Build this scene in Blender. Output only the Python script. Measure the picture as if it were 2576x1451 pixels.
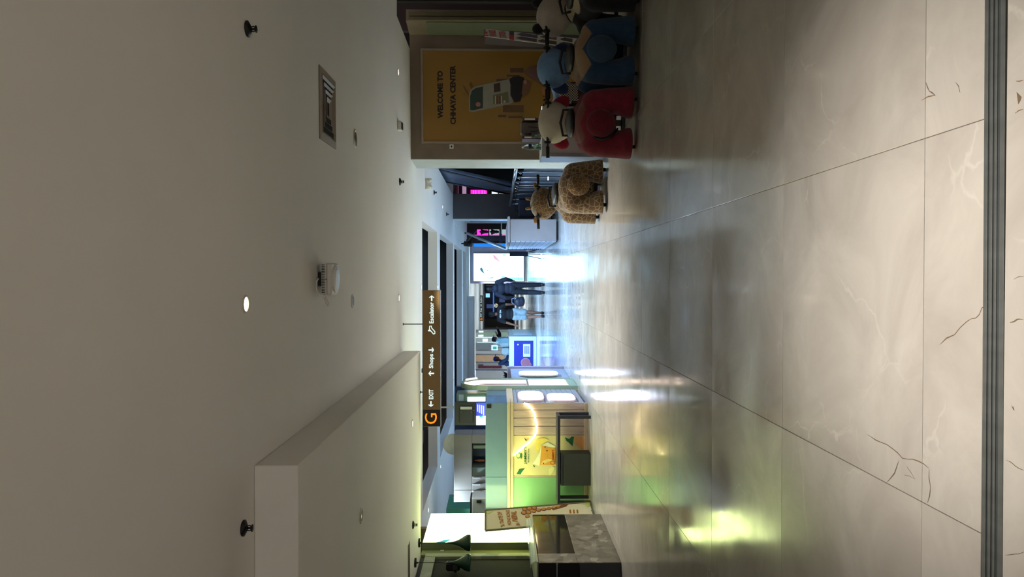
import bpy, math, random
from mathutils import Vector, Matrix

random.seed(7)
SC = bpy.context.scene
COL = SC.collection
for _o in list(bpy.data.objects):
    bpy.data.objects.remove(_o)

# ------------------------------------------------------------------ camera
FPX = 1850.0                       # focal length in photograph pixels
CAM_H = 1.40
CX, CY = 1288.0, 725.5
VPX, VPY = 1255.0, 697.0           # where the corridor axis (+Y) meets the picture
# base frame: image right = world down, image up = world right, view = +Y (the photo lies on its side)
BASE = Matrix(((0, 1, 0), (0, 0, -1), (-1, 0, 0)))
_vp = Vector(((VPX - CX) / FPX, (CY - VPY) / FPX, -1.0)).normalized()
ROT = BASE @ _vp.rotation_difference(Vector((0, 0, -1))).to_matrix()
cam_data = bpy.data.cameras.new('camera')
cam_data.sensor_fit = 'HORIZONTAL'
cam_data.sensor_width = 36.0
cam_data.lens = 36.0 * FPX / 2576.0
cam_data.clip_end = 300
cam = bpy.data.objects.new('camera', cam_data)
COL.objects.link(cam)
cam.matrix_world = Matrix.Translation((0, 0, CAM_H)) @ ROT.to_4x4()
SC.camera = cam
CAMP = Vector((0, 0, CAM_H))

# ------------------------------------------------------------------ view, world
SC.view_settings.view_transform = 'Standard'
SC.view_settings.look = 'None'
SC.view_settings.gamma = 1.0
SC.view_settings.use_curve_mapping = False
SC.view_settings.exposure = 0.14
SC.cycles.max_bounces = 9
SC.cycles.adaptive_threshold = 0.02
world = bpy.data.worlds.new('world')
SC.world = world
world.use_nodes = True
bg = world.node_tree.nodes['Background']
bg.inputs[0].default_value = (1.0, 0.95, 0.88, 1)
bg.inputs[1].default_value = 0.7

WARM = (1.0, 0.94, 0.86)
NEUT = (1.0, 0.95, 0.9)
COOL = (0.34, 0.60, 1.0)
PALE = (0.68, 0.87, 1.0)

# ------------------------------------------------------------------ pixel helpers
def ray(px, py):
    return ROT @ Vector(((px - CX) / FPX, (CY - py) / FPX, -1.0))

def P(px, py, d):
    r = ray(px, py)
    return CAMP + r * (d / r.y)

def Z(px, py, z):
    r = ray(px, py)
    return CAMP + r * ((z - CAM_H) / r.z)

def X(px, py, x):
    r = ray(px, py)
    return CAMP + r * (x / r.x)

def PL(px, py, org, n):
    r = ray(px, py)
    return CAMP + r * ((org - CAMP).dot(n) / r.dot(n))

# ------------------------------------------------------------------ materials
def lin(c):
    out = []
    for v in c[:3]:
        v = v / 255.0
        out.append(v / 12.92 if v <= 0.04045 else ((v + 0.055) / 1.055) ** 2.4)
    return tuple(out) + (1.0,)

MATS = {}
def mat(name, rgb, rough=0.6, metal=0.0, var=0.08, scale=6.0, bump=0.0, bscale=40.0, alpha=None,
        trans=0.0, spec=0.5, sheen=0.0, stretch=(1, 1, 1), ior=1.45):
    if name in MATS:
        return MATS[name]
    m = bpy.data.materials.new(name)
    m.use_nodes = True
    nt = m.node_tree
    b = nt.nodes['Principled BSDF']
    tc = nt.nodes.new('ShaderNodeTexCoord')
    mp = nt.nodes.new('ShaderNodeMapping')
    mp.inputs['Scale'].default_value = stretch
    nt.links.new(tc.outputs['Object'], mp.inputs[0])
    nz = nt.nodes.new('ShaderNodeTexNoise')
    nz.inputs['Scale'].default_value = scale
    nz.inputs['Detail'].default_value = 5
    nt.links.new(mp.outputs[0], nz.inputs['Vector'])
    rp = nt.nodes.new('ShaderNodeValToRGB')
    c = lin(rgb)
    rp.color_ramp.elements[0].position = 0.3
    rp.color_ramp.elements[1].position = 0.7
    rp.color_ramp.elements[0].color = tuple(max(0, v * (1 - var)) for v in c[:3]) + (1,)
    rp.color_ramp.elements[1].color = tuple(min(1, v * (1 + var)) for v in c[:3]) + (1,)
    nt.links.new(nz.outputs['Fac'], rp.inputs[0])
    nt.links.new(rp.outputs[0], b.inputs['Base Color'])
    b.inputs['Roughness'].default_value = rough
    b.inputs['Metallic'].default_value = metal
    b.inputs['Specular IOR Level'].default_value = spec
    b.inputs['IOR'].default_value = ior
    if trans:
        b.inputs['Transmission Weight'].default_value = trans
    if alpha is not None:
        b.inputs['Alpha'].default_value = alpha
    if sheen:
        b.inputs['Sheen Weight'].default_value = sheen
    if bump:
        n2 = nt.nodes.new('ShaderNodeTexNoise')
        n2.inputs['Scale'].default_value = bscale
        n2.inputs['Detail'].default_value = 4
        nt.links.new(mp.outputs[0], n2.inputs['Vector'])
        bp = nt.nodes.new('ShaderNodeBump')
        bp.inputs['Strength'].default_value = bump
        bp.inputs['Distance'].default_value = 0.02
        nt.links.new(n2.outputs['Fac'], bp.inputs['Height'])
        nt.links.new(bp.outputs[0], b.inputs['Normal'])
    MATS[name] = m
    return m

def emit(name, rgb, strength, base=None):
    if name in MATS:
        return MATS[name]
    m = mat(name, base or rgb, 0.4)
    b = m.node_tree.nodes['Principled BSDF']
    b.inputs['Emission Color'].default_value = lin(rgb)
    b.inputs['Emission Strength'].default_value = strength
    return m

def marble(name, rough0=0.075, rough1=0.19):
    m = bpy.data.materials.new(name)
    m.use_nodes = True
    nt = m.node_tree
    N, L = nt.nodes, nt.links
    b = N['Principled BSDF']
    tc = N.new('ShaderNodeTexCoord')
    oi = N.new('ShaderNodeObjectInfo')
    mul = N.new('ShaderNodeMath'); mul.operation = 'MULTIPLY'; mul.inputs[1].default_value = 37.0
    L.new(oi.outputs['Random'], mul.inputs[0])
    add = N.new('ShaderNodeVectorMath'); add.operation = 'ADD'
    L.new(tc.outputs['Object'], add.inputs[0]); L.new(mul.outputs[0], add.inputs[1])
    n1 = N.new('ShaderNodeTexNoise'); n1.inputs['Scale'].default_value = 1.6; n1.inputs['Detail'].default_value = 9
    n1.inputs['Roughness'].default_value = 0.62; n1.inputs['Distortion'].default_value = 0.8
    L.new(add.outputs[0], n1.inputs['Vector'])
    r1 = N.new('ShaderNodeValToRGB')
    e = r1.color_ramp.elements
    e[0].position = 0.30; e[0].color = lin((160, 153, 145))
    e[1].position = 0.72; e[1].color = lin((186, 180, 171))
    L.new(n1.outputs['Fac'], r1.inputs[0])
    # pale veins
    n2 = N.new('ShaderNodeTexNoise'); n2.inputs['Scale'].default_value = 2.2; n2.inputs['Detail'].default_value = 5
    L.new(add.outputs[0], n2.inputs['Vector'])
    mx = N.new('ShaderNodeMix'); mx.data_type = 'VECTOR'; mx.inputs[0].default_value = 0.42
    L.new(add.outputs[0], mx.inputs[4]); L.new(n2.outputs['Color'], mx.inputs[5])
    v = N.new('ShaderNodeTexVoronoi'); v.feature = 'DISTANCE_TO_EDGE'; v.inputs['Scale'].default_value = 2.6
    L.new(mx.outputs[1], v.inputs['Vector'])
    r2 = N.new('ShaderNodeValToRGB')
    r2.color_ramp.elements[0].position = 0.0; r2.color_ramp.elements[0].color = (1, 1, 1, 1)
    r2.color_ramp.elements[1].position = 0.016; r2.color_ramp.elements[1].color = (0, 0, 0, 1)
    L.new(v.outputs['Distance'], r2.inputs[0])
    n3 = N.new('ShaderNodeTexNoise'); n3.inputs['Scale'].default_value = 3.0; n3.inputs['Detail'].default_value = 3
    L.new(add.outputs[0], n3.inputs['Vector'])
    m2 = N.new('ShaderNodeMath'); m2.operation = 'MULTIPLY'
    L.new(r2.outputs[0], m2.inputs[0])
    r3 = N.new('ShaderNodeValToRGB')
    r3.color_ramp.elements[0].position = 0.48; r3.color_ramp.elements[0].color = (0, 0, 0, 1)
    r3.color_ramp.elements[1].position = 0.75; r3.color_ramp.elements[1].color = (0.45, 0.45, 0.45, 1)
    L.new(n3.outputs['Fac'], r3.inputs[0]); L.new(r3.outputs[0], m2.inputs[1])
    mc = N.new('ShaderNodeMix'); mc.data_type = 'RGBA'
    L.new(m2.outputs[0], mc.inputs[0]); L.new(r1.outputs[0], mc.inputs[6])
    mc.inputs[7].default_value = lin((214, 208, 199))
    L.new(mc.outputs[2], b.inputs['Base Color'])
    # worn polish
    n4 = N.new('ShaderNodeTexNoise'); n4.inputs['Scale'].default_value = 2.5; n4.inputs['Detail'].default_value = 6
    L.new(add.outputs[0], n4.inputs['Vector'])
    mr = N.new('ShaderNodeMapRange'); mr.inputs[1].default_value = 0.3; mr.inputs[2].default_value = 0.7
    mr.inputs[3].default_value = rough0; mr.inputs[4].default_value = rough1
    L.new(n4.outputs['Fac'], mr.inputs[0]); L.new(mr.outputs[0], b.inputs['Roughness'])
    b.inputs['Specular IOR Level'].default_value = 0.5
    n5 = N.new('ShaderNodeTexNoise'); n5.inputs['Scale'].default_value = 5.0; n5.inputs['Detail'].default_value = 2
    L.new(add.outputs[0], n5.inputs['Vector'])
    bp = N.new('ShaderNodeBump'); bp.inputs['Strength'].default_value = 0.03; bp.inputs['Distance'].default_value = 0.02
    L.new(n5.outputs['Fac'], bp.inputs['Height']); L.new(bp.outputs[0], b.inputs['Normal'])
    return m

def voronoi_mat(name, cell, edge, scale, width, rough=0.9, var=None, bump=0.0):
    m = bpy.data.materials.new(name)
    m.use_nodes = True
    nt = m.node_tree
    N, L = nt.nodes, nt.links
    b = N['Principled BSDF']
    tc = N.new('ShaderNodeTexCoord')
    v = N.new('ShaderNodeTexVoronoi'); v.feature = 'DISTANCE_TO_EDGE'; v.inputs['Scale'].default_value = scale
    L.new(tc.outputs['Object'], v.inputs['Vector'])
    r = N.new('ShaderNodeValToRGB')
    r.color_ramp.elements[0].position = width * 0.6; r.color_ramp.elements[0].color = lin(edge)
    r.color_ramp.elements[1].position = width; r.color_ramp.elements[1].color = lin(cell)
    if var:
        el = r.color_ramp.elements.new(min(1, width * 3)); el.color = lin(var)
    L.new(v.outputs['Distance'], r.inputs[0]); L.new(r.outputs[0], b.inputs['Base Color'])
    b.inputs['Roughness'].default_value = rough
    b.inputs['Sheen Weight'].default_value = 0.3
    if bump:
        n = N.new('ShaderNodeTexNoise'); n.inputs['Scale'].default_value = 90
        L.new(tc.outputs['Object'], n.inputs['Vector'])
        bp = N.new('ShaderNodeBump'); bp.inputs['Strength'].default_value = bump
        L.new(n.outputs['Fac'], bp.inputs['Height']); L.new(bp.outputs[0], b.inputs['Normal'])
    return m

def furm(name, c, v=0.18):
    m = mat(name, c, 0.95, var=v, scale=14, bump=0.5, bscale=120, sheen=0.15)
    return m

def two_tone(name, low, high, level, amp=0.055, per=0.13):
    """plush with a zigzag border between the two colours, by height on the toy"""
    m = furm(name, low)
    nt = m.node_tree
    N, L = nt.nodes, nt.links
    b = N['Principled BSDF']
    old = b.inputs['Base Color'].links[0].from_socket
    tc = N.new('ShaderNodeTexCoord'); sp = N.new('ShaderNodeSeparateXYZ')
    L.new(tc.outputs['Object'], sp.inputs[0])
    pp_ = N.new('ShaderNodeMath'); pp_.operation = 'PINGPONG'; pp_.inputs[1].default_value = per
    L.new(sp.outputs[0], pp_.inputs[0])
    ma = N.new('ShaderNodeMath'); ma.operation = 'MULTIPLY_ADD'; ma.inputs[1].default_value = amp / per
    L.new(pp_.outputs[0], ma.inputs[0]); L.new(sp.outputs[2], ma.inputs[2])
    rp = N.new('ShaderNodeMapRange'); rp.inputs[1].default_value = level; rp.inputs[2].default_value = level + 0.012
    L.new(ma.outputs[0], rp.inputs[0])
    mx = N.new('ShaderNodeMix'); mx.data_type = 'RGBA'
    L.new(rp.outputs[0], mx.inputs[0]); L.new(old, mx.inputs[6]); mx.inputs[7].default_value = lin(high)
    L.new(mx.outputs[2], b.inputs['Base Color'])
    return m

def cell_mat(name, cols, scale, rough=0.5):
    """mottled stone: voronoi cells coloured along a ramp"""
    m = bpy.data.materials.new(name)
    m.use_nodes = True
    nt = m.node_tree
    N, L = nt.nodes, nt.links
    b = N['Principled BSDF']
    tc = N.new('ShaderNodeTexCoord')
    n = N.new('ShaderNodeTexNoise'); n.inputs['Scale'].default_value = 3.0; n.inputs['Detail'].default_value = 6
    L.new(tc.outputs['Object'], n.inputs['Vector'])
    mx = N.new('ShaderNodeMix'); mx.data_type = 'VECTOR'; mx.inputs[0].default_value = 0.25
    L.new(tc.outputs['Object'], mx.inputs[4]); L.new(n.outputs['Color'], mx.inputs[5])
    v = N.new('ShaderNodeTexVoronoi'); v.inputs['Scale'].default_value = scale
    L.new(mx.outputs[1], v.inputs['Vector'])
    ad = N.new('ShaderNodeMath'); ad.operation = 'MULTIPLY_ADD'; ad.inputs[1].default_value = 0.5
    L.new(v.outputs['Color'], ad.inputs[0]); 
    ml = N.new('ShaderNodeMath'); ml.operation = 'MULTIPLY'; ml.inputs[1].default_value = 0.5
    L.new(n.outputs['Fac'], ml.inputs[0]); L.new(ml.outputs[0], ad.inputs[2])
    r = N.new('ShaderNodeValToRGB')
    els = r.color_ramp.elements
    els[0].position = 0.2; els[0].color = lin(cols[0])
    els[1].position = 0.8; els[1].color = lin(cols[-1])
    for i, c in enumerate(cols[1:-1]):
        e = els.new(0.2 + 0.6 * (i + 1) / (len(cols) - 1)); e.color = lin(c)
    L.new(ad.outputs[0], r.inputs[0]); L.new(r.outputs[0], b.inputs['Base Color'])
    b.inputs['Roughness'].default_value = rough
    return m

# ------------------------------------------------------------------ mesh helpers
class MB:
    def __init__(s):
        s.v, s.f = [], []
    def add(s, vs, fs):
        o = len(s.v)
        s.v += [Vector(v) for v in vs]
        s.f += [tuple(i + o for i in f) for f in fs]
        return s
    def box(s, lo, hi, M=None):
        x0, y0, z0 = lo; x1, y1, z1 = hi
        vs = [Vector(p) for p in ((x0, y0, z0), (x1, y0, z0), (x1, y1, z0), (x0, y1, z0),
                                  (x0, y0, z1), (x1, y0, z1), (x1, y1, z1), (x0, y1, z1))]
        if M is not None:
            vs = [M @ v for v in vs]
        return s.add(vs, [(0, 3, 2, 1), (4, 5, 6, 7), (0, 1, 5, 4), (1, 2, 6, 5), (2, 3, 7, 6), (3, 0, 4, 7)])
    def bbox(s, lo, hi, b=0.006, M=None):
        """bevelled box"""
        lo, hi = Vector(lo), Vector(hi)
        vs = []
        b = min(b, min(hi - lo) * 0.45)
        idx = {}
        for sx in (0, 1):
            for sy in (0, 1):
                for sz in (0, 1):
                    c = Vector((hi.x if sx else lo.x, hi.y if sy else lo.y, hi.z if sz else lo.z))
                    d = Vector((-b if sx else b, -b if sy else b, -b if sz else b))
                    for a in range(3):
                        p = c + d
                        p[a] = c[a]
                        idx[(sx, sy, sz, a)] = len(vs)
                        vs.append(p)
        fs = []
        for a in range(3):
            o1, o2 = [(1, 2), (2, 0), (0, 1)][a]
            for sd in (0, 1):
                q = []
                for (i, j) in ((0, 0), (1, 0), (1, 1), (0, 1)):
                    k = [0, 0, 0]; k[a] = sd; k[o1] = i; k[o2] = j
                    q.append(idx[(k[0], k[1], k[2], a)])
                fs.append(tuple(q if sd else q[::-1]))
            for i in (0, 1):
                for j in (0, 1):
                    k0 = [0, 0, 0]; k0[o1] = i; k0[o2] = j
                    k1 = list(k0); k0[a] = 0; k1[a] = 1
                    q = [idx[(*k0, o1)], idx[(*k1, o1)], idx[(*k1, o2)], idx[(*k0, o2)]]
                    fs.append(tuple(q if (i + j) % 2 == 0 else q[::-1]))
        for sx in (0, 1):
            for sy in (0, 1):
                for sz in (0, 1):
                    q = [idx[(sx, sy, sz, a)] for a in range(3)]
                    fs.append(tuple(q if (sx + sy + sz) % 2 == 1 else q[::-1]))
        if M is not None:
            vs = [M @ v for v in vs]
        return s.add(vs, fs)
    def prism(s, pts, vec):
        """closed polygon swept along vec"""
        pts = [Vector(p) for p in pts]
        n = len(pts)
        vec = Vector(vec)
        nrm = Vector((0, 0, 0))
        for i in range(n):
            nrm += (pts[i] - pts[0]).cross(pts[(i + 1) % n] - pts[0])
        if nrm.dot(vec) > 0:
            pts = pts[::-1]
        vs = pts + [p + vec for p in pts]
        fs = [tuple(range(n)), tuple(range(2 * n - 1, n - 1, -1))]
        for i in range(n):
            j = (i + 1) % n
            fs.append((j, i, i + n, j + n))
        return s.add(vs, fs)
    def cyl(s, p0, p1, r0, r1=None, n=12, cap=True):
        p0, p1 = Vector(p0), Vector(p1)
        r1 = r0 if r1 is None else r1
        a = (p1 - p0).normalized()
        u = a.orthogonal().normalized(); w = a.cross(u)
        vs = []
        for p, r in ((p0, r0), (p1, r1)):
            for i in range(n):
                t = 2 * math.pi * i / n
                vs.append(p + (u * math.cos(t) + w * math.sin(t)) * r)
        fs = [(i, (i + 1) % n, n + (i + 1) % n, n + i) for i in range(n)]
        if cap:
            fs += [tuple(range(n - 1, -1, -1)), tuple(range(n, 2 * n))]
        return s.add(vs, fs)
    def tube(s, path, r, n=8, closed=False):
        path = [Vector(p) for p in path]
        m = len(path)
        vs, fs = [], []
        up = None
        for i, p in enumerate(path):
            a = (path[(i + 1) % m] if (closed or i < m - 1) else p) - (path[i - 1] if (closed or i > 0) else p)
            a.normalize()
            if up is None:
                up = a.orthogonal().normalized()
            up = (up - a * up.dot(a)).normalized()
            w = a.cross(up)
            rr = r[i] if isinstance(r, (list, tuple)) else r
            for k in range(n):
                t = 2 * math.pi * k / n
                vs.append(p + (up * math.cos(t) + w * math.sin(t)) * rr)
        for i in range(m if closed else m - 1):
            j = (i + 1) % m
            for k in range(n):
                l = (k + 1) % n
                fs.append((i * n + k, i * n + l, j * n + l, j * n + k))
        if not closed:
            fs += [tuple(range(n - 1, -1, -1)), tuple((m - 1) * n + k for k in range(n))]
        return s.add(vs, fs)
    def lathe(s, prof, c, n=24, axis=(0, 0, 1), closed=False):
        """prof: (radius, height) pairs turned about the axis through c"""
        c = Vector(c); a = Vector(axis).normalized()
        u = a.orthogonal().normalized(); w = a.cross(u)
        vs, fs = [], []
        m = len(prof)
        for (r, h) in prof:
            for k in range(n):
                t = 2 * math.pi * k / n
                vs.append(c + a * h + (u * math.cos(t) + w * math.sin(t)) * max(r, 1e-4))
        for i in range(m if closed else m - 1):
            j = (i + 1) % m
            for k in range(n):
                l = (k + 1) % n
                fs.append((i * n + k, i * n + l, j * n + l, j * n + k))
        if not closed:
            fs += [tuple(range(n - 1, -1, -1)), tuple((m - 1) * n + k for k in range(n))]
        return s.add(vs, fs)
    def ball(s, c, r, M=None, nu=16, nv=10):
        c = Vector(c)
        r = Vector(r) if not isinstance(r, (int, float)) else Vector((r, r, r))
        vs = [Vector((0, 0, 1))]
        for j in range(1, nv):
            t = math.pi * j / nv
            for i in range(nu):
                p = 2 * math.pi * i / nu
                vs.append(Vector((math.sin(t) * math.cos(p), math.sin(t) * math.sin(p), math.cos(t))))
        vs.append(Vector((0, 0, -1)))
        vs = [Vector((v.x * r.x, v.y * r.y, v.z * r.z)) for v in vs]
        if M is not None:
            vs = [M @ v for v in vs]
        vs = [v + c for v in vs]
        fs = [(0, 1 + i, 1 + (i + 1) % nu) for i in range(nu)]
        for j in range(nv - 2):
            for i in range(nu):
                k = (i + 1) % nu
                fs.append((1 + j * nu + i, 1 + (j + 1) * nu + i, 1 + (j + 1) * nu + k, 1 + j * nu + k))
        l = len(vs) - 1
        fs += [(l, 1 + (nv - 2) * nu + (i + 1) % nu, 1 + (nv - 2) * nu + i) for i in range(nu)]
        return s.add(vs, fs)
    def cap(s, p0, p1, r0, r1=None):
        """tapered capsule (for blobs)"""
        r1 = r0 if r1 is None else r1
        s.ball(p0, r0, nu=12, nv=8); s.ball(p1, r1, nu=12, nv=8)
        return s.cyl(p0, p1, r0, r1, 12)
    def build(s, name, m, parent=None, smooth=False, origin=None):
        if not s.v:
            return None
        xs = [v.x for v in s.v]; ys = [v.y for v in s.v]; zs = [v.z for v in s.v]
        o = Vector(origin) if origin is not None else Vector(((min(xs) + max(xs)) / 2, (min(ys) + max(ys)) / 2, min(zs)))
        me = bpy.data.meshes.new(name)
        me.from_pydata([v - o for v in s.v], [], s.f)
        me.materials.append(m)
        if smooth:
            me.polygons.foreach_set('use_smooth', [True] * len(me.polygons))
        me.update()
        return link(name, me, parent, o)

def wloc(o):
    l = Vector(o.location)
    while o.parent:
        o = o.parent
        l = l + Vector(o.location)
    return l

def link(name, me, parent, o):
    ob = bpy.data.objects.new(name, me)
    COL.objects.link(ob)
    if parent is not None:
        ob.parent = parent
        ob.location = o - wloc(parent)
    else:
        ob.location = o
    return ob

def blob(name, prims, m, parent=None, vox=0.02, it=4, fac=0.5, zmin=None, smooth=True):
    """closed solids fused into one continuous skin"""
    b = MB()
    for p in prims:
        if p[0] == 'e':
            b.ball(p[1], p[2], p[3] if len(p) > 3 else None)
        else:
            b.cap(*p[1:])
    me = bpy.data.meshes.new('tmp')
    me.from_pydata(b.v, [], b.f)
    ob = bpy.data.objects.new('tmp', me)
    COL.objects.link(ob)
    r = ob.modifiers.new('r', 'REMESH'); r.mode = 'VOXEL'; r.voxel_size = vox
    s = ob.modifiers.new('s', 'SMOOTH'); s.iterations = it; s.factor = fac
    dg = bpy.context.evaluated_depsgraph_get()
    me2 = bpy.data.meshes.new_from_object(ob.evaluated_get(dg))
    bpy.data.objects.remove(ob)
    vs = [v.co.copy() for v in me2.vertices]
    if zmin is not None:
        for v in vs:
            if v.z < zmin:
                v.z = zmin
    fs = [tuple(p.vertices) for p in me2.polygons]
    bpy.data.meshes.remove(me2)
    q = MB(); q.v = vs; q.f = fs
    return q.build(name, m, parent, smooth)

def thing(name, label, cat, loc=(0, 0, 0), group=None):
    o = bpy.data.objects.new(name, None)
    o.empty_display_size = 0.1
    COL.objects.link(o)
    o.location = loc
    o['label'] = label; o['category'] = cat
    if group:
        o['group'] = group
    return o

def tag(o, label, cat, group=None):
    o['label'] = label; o['category'] = cat
    if group:
        o['group'] = group
    return o

def struct(o):
    o['kind'] = 'structure'
    return o

def copy_tree(o, parent=None):
    c = o.copy()
    COL.objects.link(c)
    if parent is not None:
        c.parent = parent
        c.matrix_parent_inverse = o.matrix_parent_inverse.copy()
    for ch in list(o.children):
        copy_tree(ch, c)
    return c

class Plane:
    """a flat surface in the world; u,v metres along it, w out of it"""
    def __init__(s, o, u, v):
        s.o = Vector(o); s.u = Vector(u).normalized()
        v = Vector(v)
        s.v = (v - s.u * v.dot(s.u)).normalized()
        s.n = s.u.cross(s.v)
        if s.n.dot(CAMP - s.o) < 0:
            s.n = -s.n
    def at(s, u, v, w=0.0):
        return s.o + s.u * u + s.v * v + s.n * w
    def px(s, x, y, w=0.0):
        return PL(x, y, s.o, s.n) + s.n * w
    def uv(s, x, y):
        p = PL(x, y, s.o, s.n) - s.o
        return p.dot(s.u), p.dot(s.v)

def slab(name, pl, pix, m, parent, t=0.004, w=0.0):
    """outline given by photo pixels on plane pl, thickness t outwards starting w off the plane"""
    b = MB()
    b.prism([pl.px(x, y, w) for x, y in pix], pl.n * t)
    return b.build(name, m, parent)

def rect(x0, y0, x1, y1):
    return [(x0, y0), (x1, y0), (x1, y1), (x0, y1)]

def oval(cx, cy, rx, ry, n=20, rot=0.0):
    out = []
    for i in range(n):
        t = 2 * math.pi * i / n
        a, b = rx * math.cos(t), ry * math.sin(t)
        out.append((cx + a * math.cos(rot) - b * math.sin(rot), cy + a * math.sin(rot) + b * math.cos(rot)))
    return out

def text(s, name, m, parent, org, u, v, width=None, height=None, bold=0.0, t=0.003, shear=0.0, align='L'):
    cu = bpy.data.curves.new('t', 'FONT')
    cu.body = s
    cu.size = 1.0
    cu.offset = bold
    cu.shear = shear
    cu.resolution_u = 3
    ob = bpy.data.objects.new('t', cu)
    COL.objects.link(ob)
    dg = bpy.context.evaluated_depsgraph_get()
    me = bpy.data.meshes.new_from_object(ob.evaluated_get(dg))
    bpy.data.objects.remove(ob)
    vs = [v_.co.copy() for v_ in me.vertices]
    fs = [tuple(p.vertices) for p in me.polygons]
    bpy.data.meshes.remove(me)
    x0 = min(q.x for q in vs); x1 = max(q.x for q in vs)
    y0 = min(q.y for q in vs); y1 = max(q.y for q in vs)
    ku = (width / (x1 - x0)) if width else None
    kv = (height / (y1 - y0)) if height else None
    ku = ku or kv; kv = kv or ku
    u, v = Vector(u).normalized(), Vector(v).normalized()
    n = u.cross(v)
    o = Vector(org)
    b = MB()
    off = 0.0 if align == 'L' else -0.5 * (x1 - x0) * ku
    front = [o + u * ((q.x - x0) * ku + off) + v * ((q.y - y0) * kv) + n * t for q in vs]
    b.add(front, fs)
    return b.build(name, m, parent)

def grid_slab(xs, ys, z0, z1, hole):
    """one connected slab on a grid with rectangular holes"""
    b = MB()
    nx, ny = len(xs) - 1, len(ys) - 1
    solid = [[not hole((xs[i] + xs[i + 1]) / 2, (ys[j] + ys[j + 1]) / 2) for j in range(ny)] for i in range(nx)]
    vid = {}
    def V(i, j, k):
        if (i, j, k) not in vid:
            vid[(i, j, k)] = len(b.v)
            b.v.append(Vector((xs[i], ys[j], (z0, z1)[k])))
        return vid[(i, j, k)]
    S = lambda i, j: 0 <= i < nx and 0 <= j < ny and solid[i][j]
    for i in range(nx):
        for j in range(ny):
            if not solid[i][j]:
                continue
            b.f.append((V(i, j, 0), V(i, j + 1, 0), V(i + 1, j + 1, 0), V(i + 1, j, 0)))
            b.f.append((V(i, j, 1), V(i + 1, j, 1), V(i + 1, j + 1, 1), V(i, j + 1, 1)))
            if not S(i - 1, j): b.f.append((V(i, j, 0), V(i, j, 1), V(i, j + 1, 1), V(i, j + 1, 0)))
            if not S(i + 1, j): b.f.append((V(i + 1, j, 0), V(i + 1, j + 1, 0), V(i + 1, j + 1, 1), V(i + 1, j, 1)))
            if not S(i, j - 1): b.f.append((V(i, j, 0), V(i + 1, j, 0), V(i + 1, j, 1), V(i, j, 1)))
            if not S(i, j + 1): b.f.append((V(i, j + 1, 0), V(i, j + 1, 1), V(i + 1, j + 1, 1), V(i + 1, j + 1, 0)))
    return b
# ================================================================== SETTING
CEIL = 2.70
SOF = 2.467
M_ceil = mat('ceiling_paint', (243, 240, 233), 0.85, var=0.03, scale=0.8, bump=0.03, bscale=3)
M_ceil2 = mat('far_ceiling_paint', (228, 228, 228), 0.8, var=0.03, scale=0.8)
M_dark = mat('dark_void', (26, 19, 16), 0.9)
M_marble = marble('floor_marble')
M_grout = mat('grout', (98, 88, 76), 0.8, scale=60)
M_wall = mat('concrete_wall', (128, 112, 96), 0.75, var=0.12, scale=3, bump=0.05)
M_wallgrey = mat('grey_wall', (182, 182, 188), 0.7, var=0.06, scale=2)
M_alu = mat('brushed_aluminium', (175, 178, 178), 0.32, 0.9, var=0.05, scale=30)
M_steel = mat('stainless_steel', (170, 172, 176), 0.25, 1.0, var=0.05, scale=20)
M_black = mat('black_metal', (22, 22, 24), 0.45, var=0.2, scale=20)
M_blackp = mat('black_plastic', (14, 14, 15), 0.4, var=0.2, scale=20)
M_white = mat('white_plastic', (225, 222, 214), 0.4, var=0.03)
M_dkgrey = mat('dark_grey_panel', (58, 58, 62), 0.5, var=0.1)

# ---- floor: slab with recessed tiled field, each marble tile its own piece
TX = [0.456 - 1.2 * 4 + 1.2 * k for k in range(0, 10)]           # longitudinal joints
TY = [2.10, 2.40] + [2.40 + 1.2 * k for k in range(1, 14)]       # transverse joints
xs = [-14, TX[0], TX[-1], 14]
ys = [-6, 2.01, TY[0], TY[-1], 90]
fl = grid_slab(xs, ys, -0.30, 0.0, lambda x, y: TX[0] < x < TX[-1] and 2.01 < y < TY[-1])
floor = struct(fl.build('floor', M_marble, origin=(0, 0, -0.3)))
MB().box((TX[0], 2.01, -0.3), (TX[-1], TY[-1], -0.004)).build('joint_bed', M_grout, floor)
G = 0.0012
protos = {}
for j in range(len(TY) - 1):
    for i in range(len(TX) - 1):
        w = TX[i + 1] - TX[i] - 2 * G
        h = TY[j + 1] - TY[j] - 2 * G
        k = round(h, 3)
        c = Vector(((TX[i] + TX[i + 1]) / 2, (TY[j] + TY[j + 1]) / 2, -0.004))
        if k not in protos:
            t = MB().bbox((c.x - w / 2, c.y - h / 2, -0.004), (c.x + w / 2, c.y + h / 2, 0.0), 0.0012)
            protos[k] = t.build('tile', M_marble, floor)
        else:
            o = protos[k].copy(); COL.objects.link(o)
            o.location = c - wloc(floor)
# a whisker of unevenness so neighbouring tiles mirror a little differently
for o in floor.children:
    if o.name.startswith('tile'):
        o.rotation_euler = (random.uniform(-1, 1) * 0.0008, random.uniform(-1, 1) * 0.0008, 0)

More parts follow.
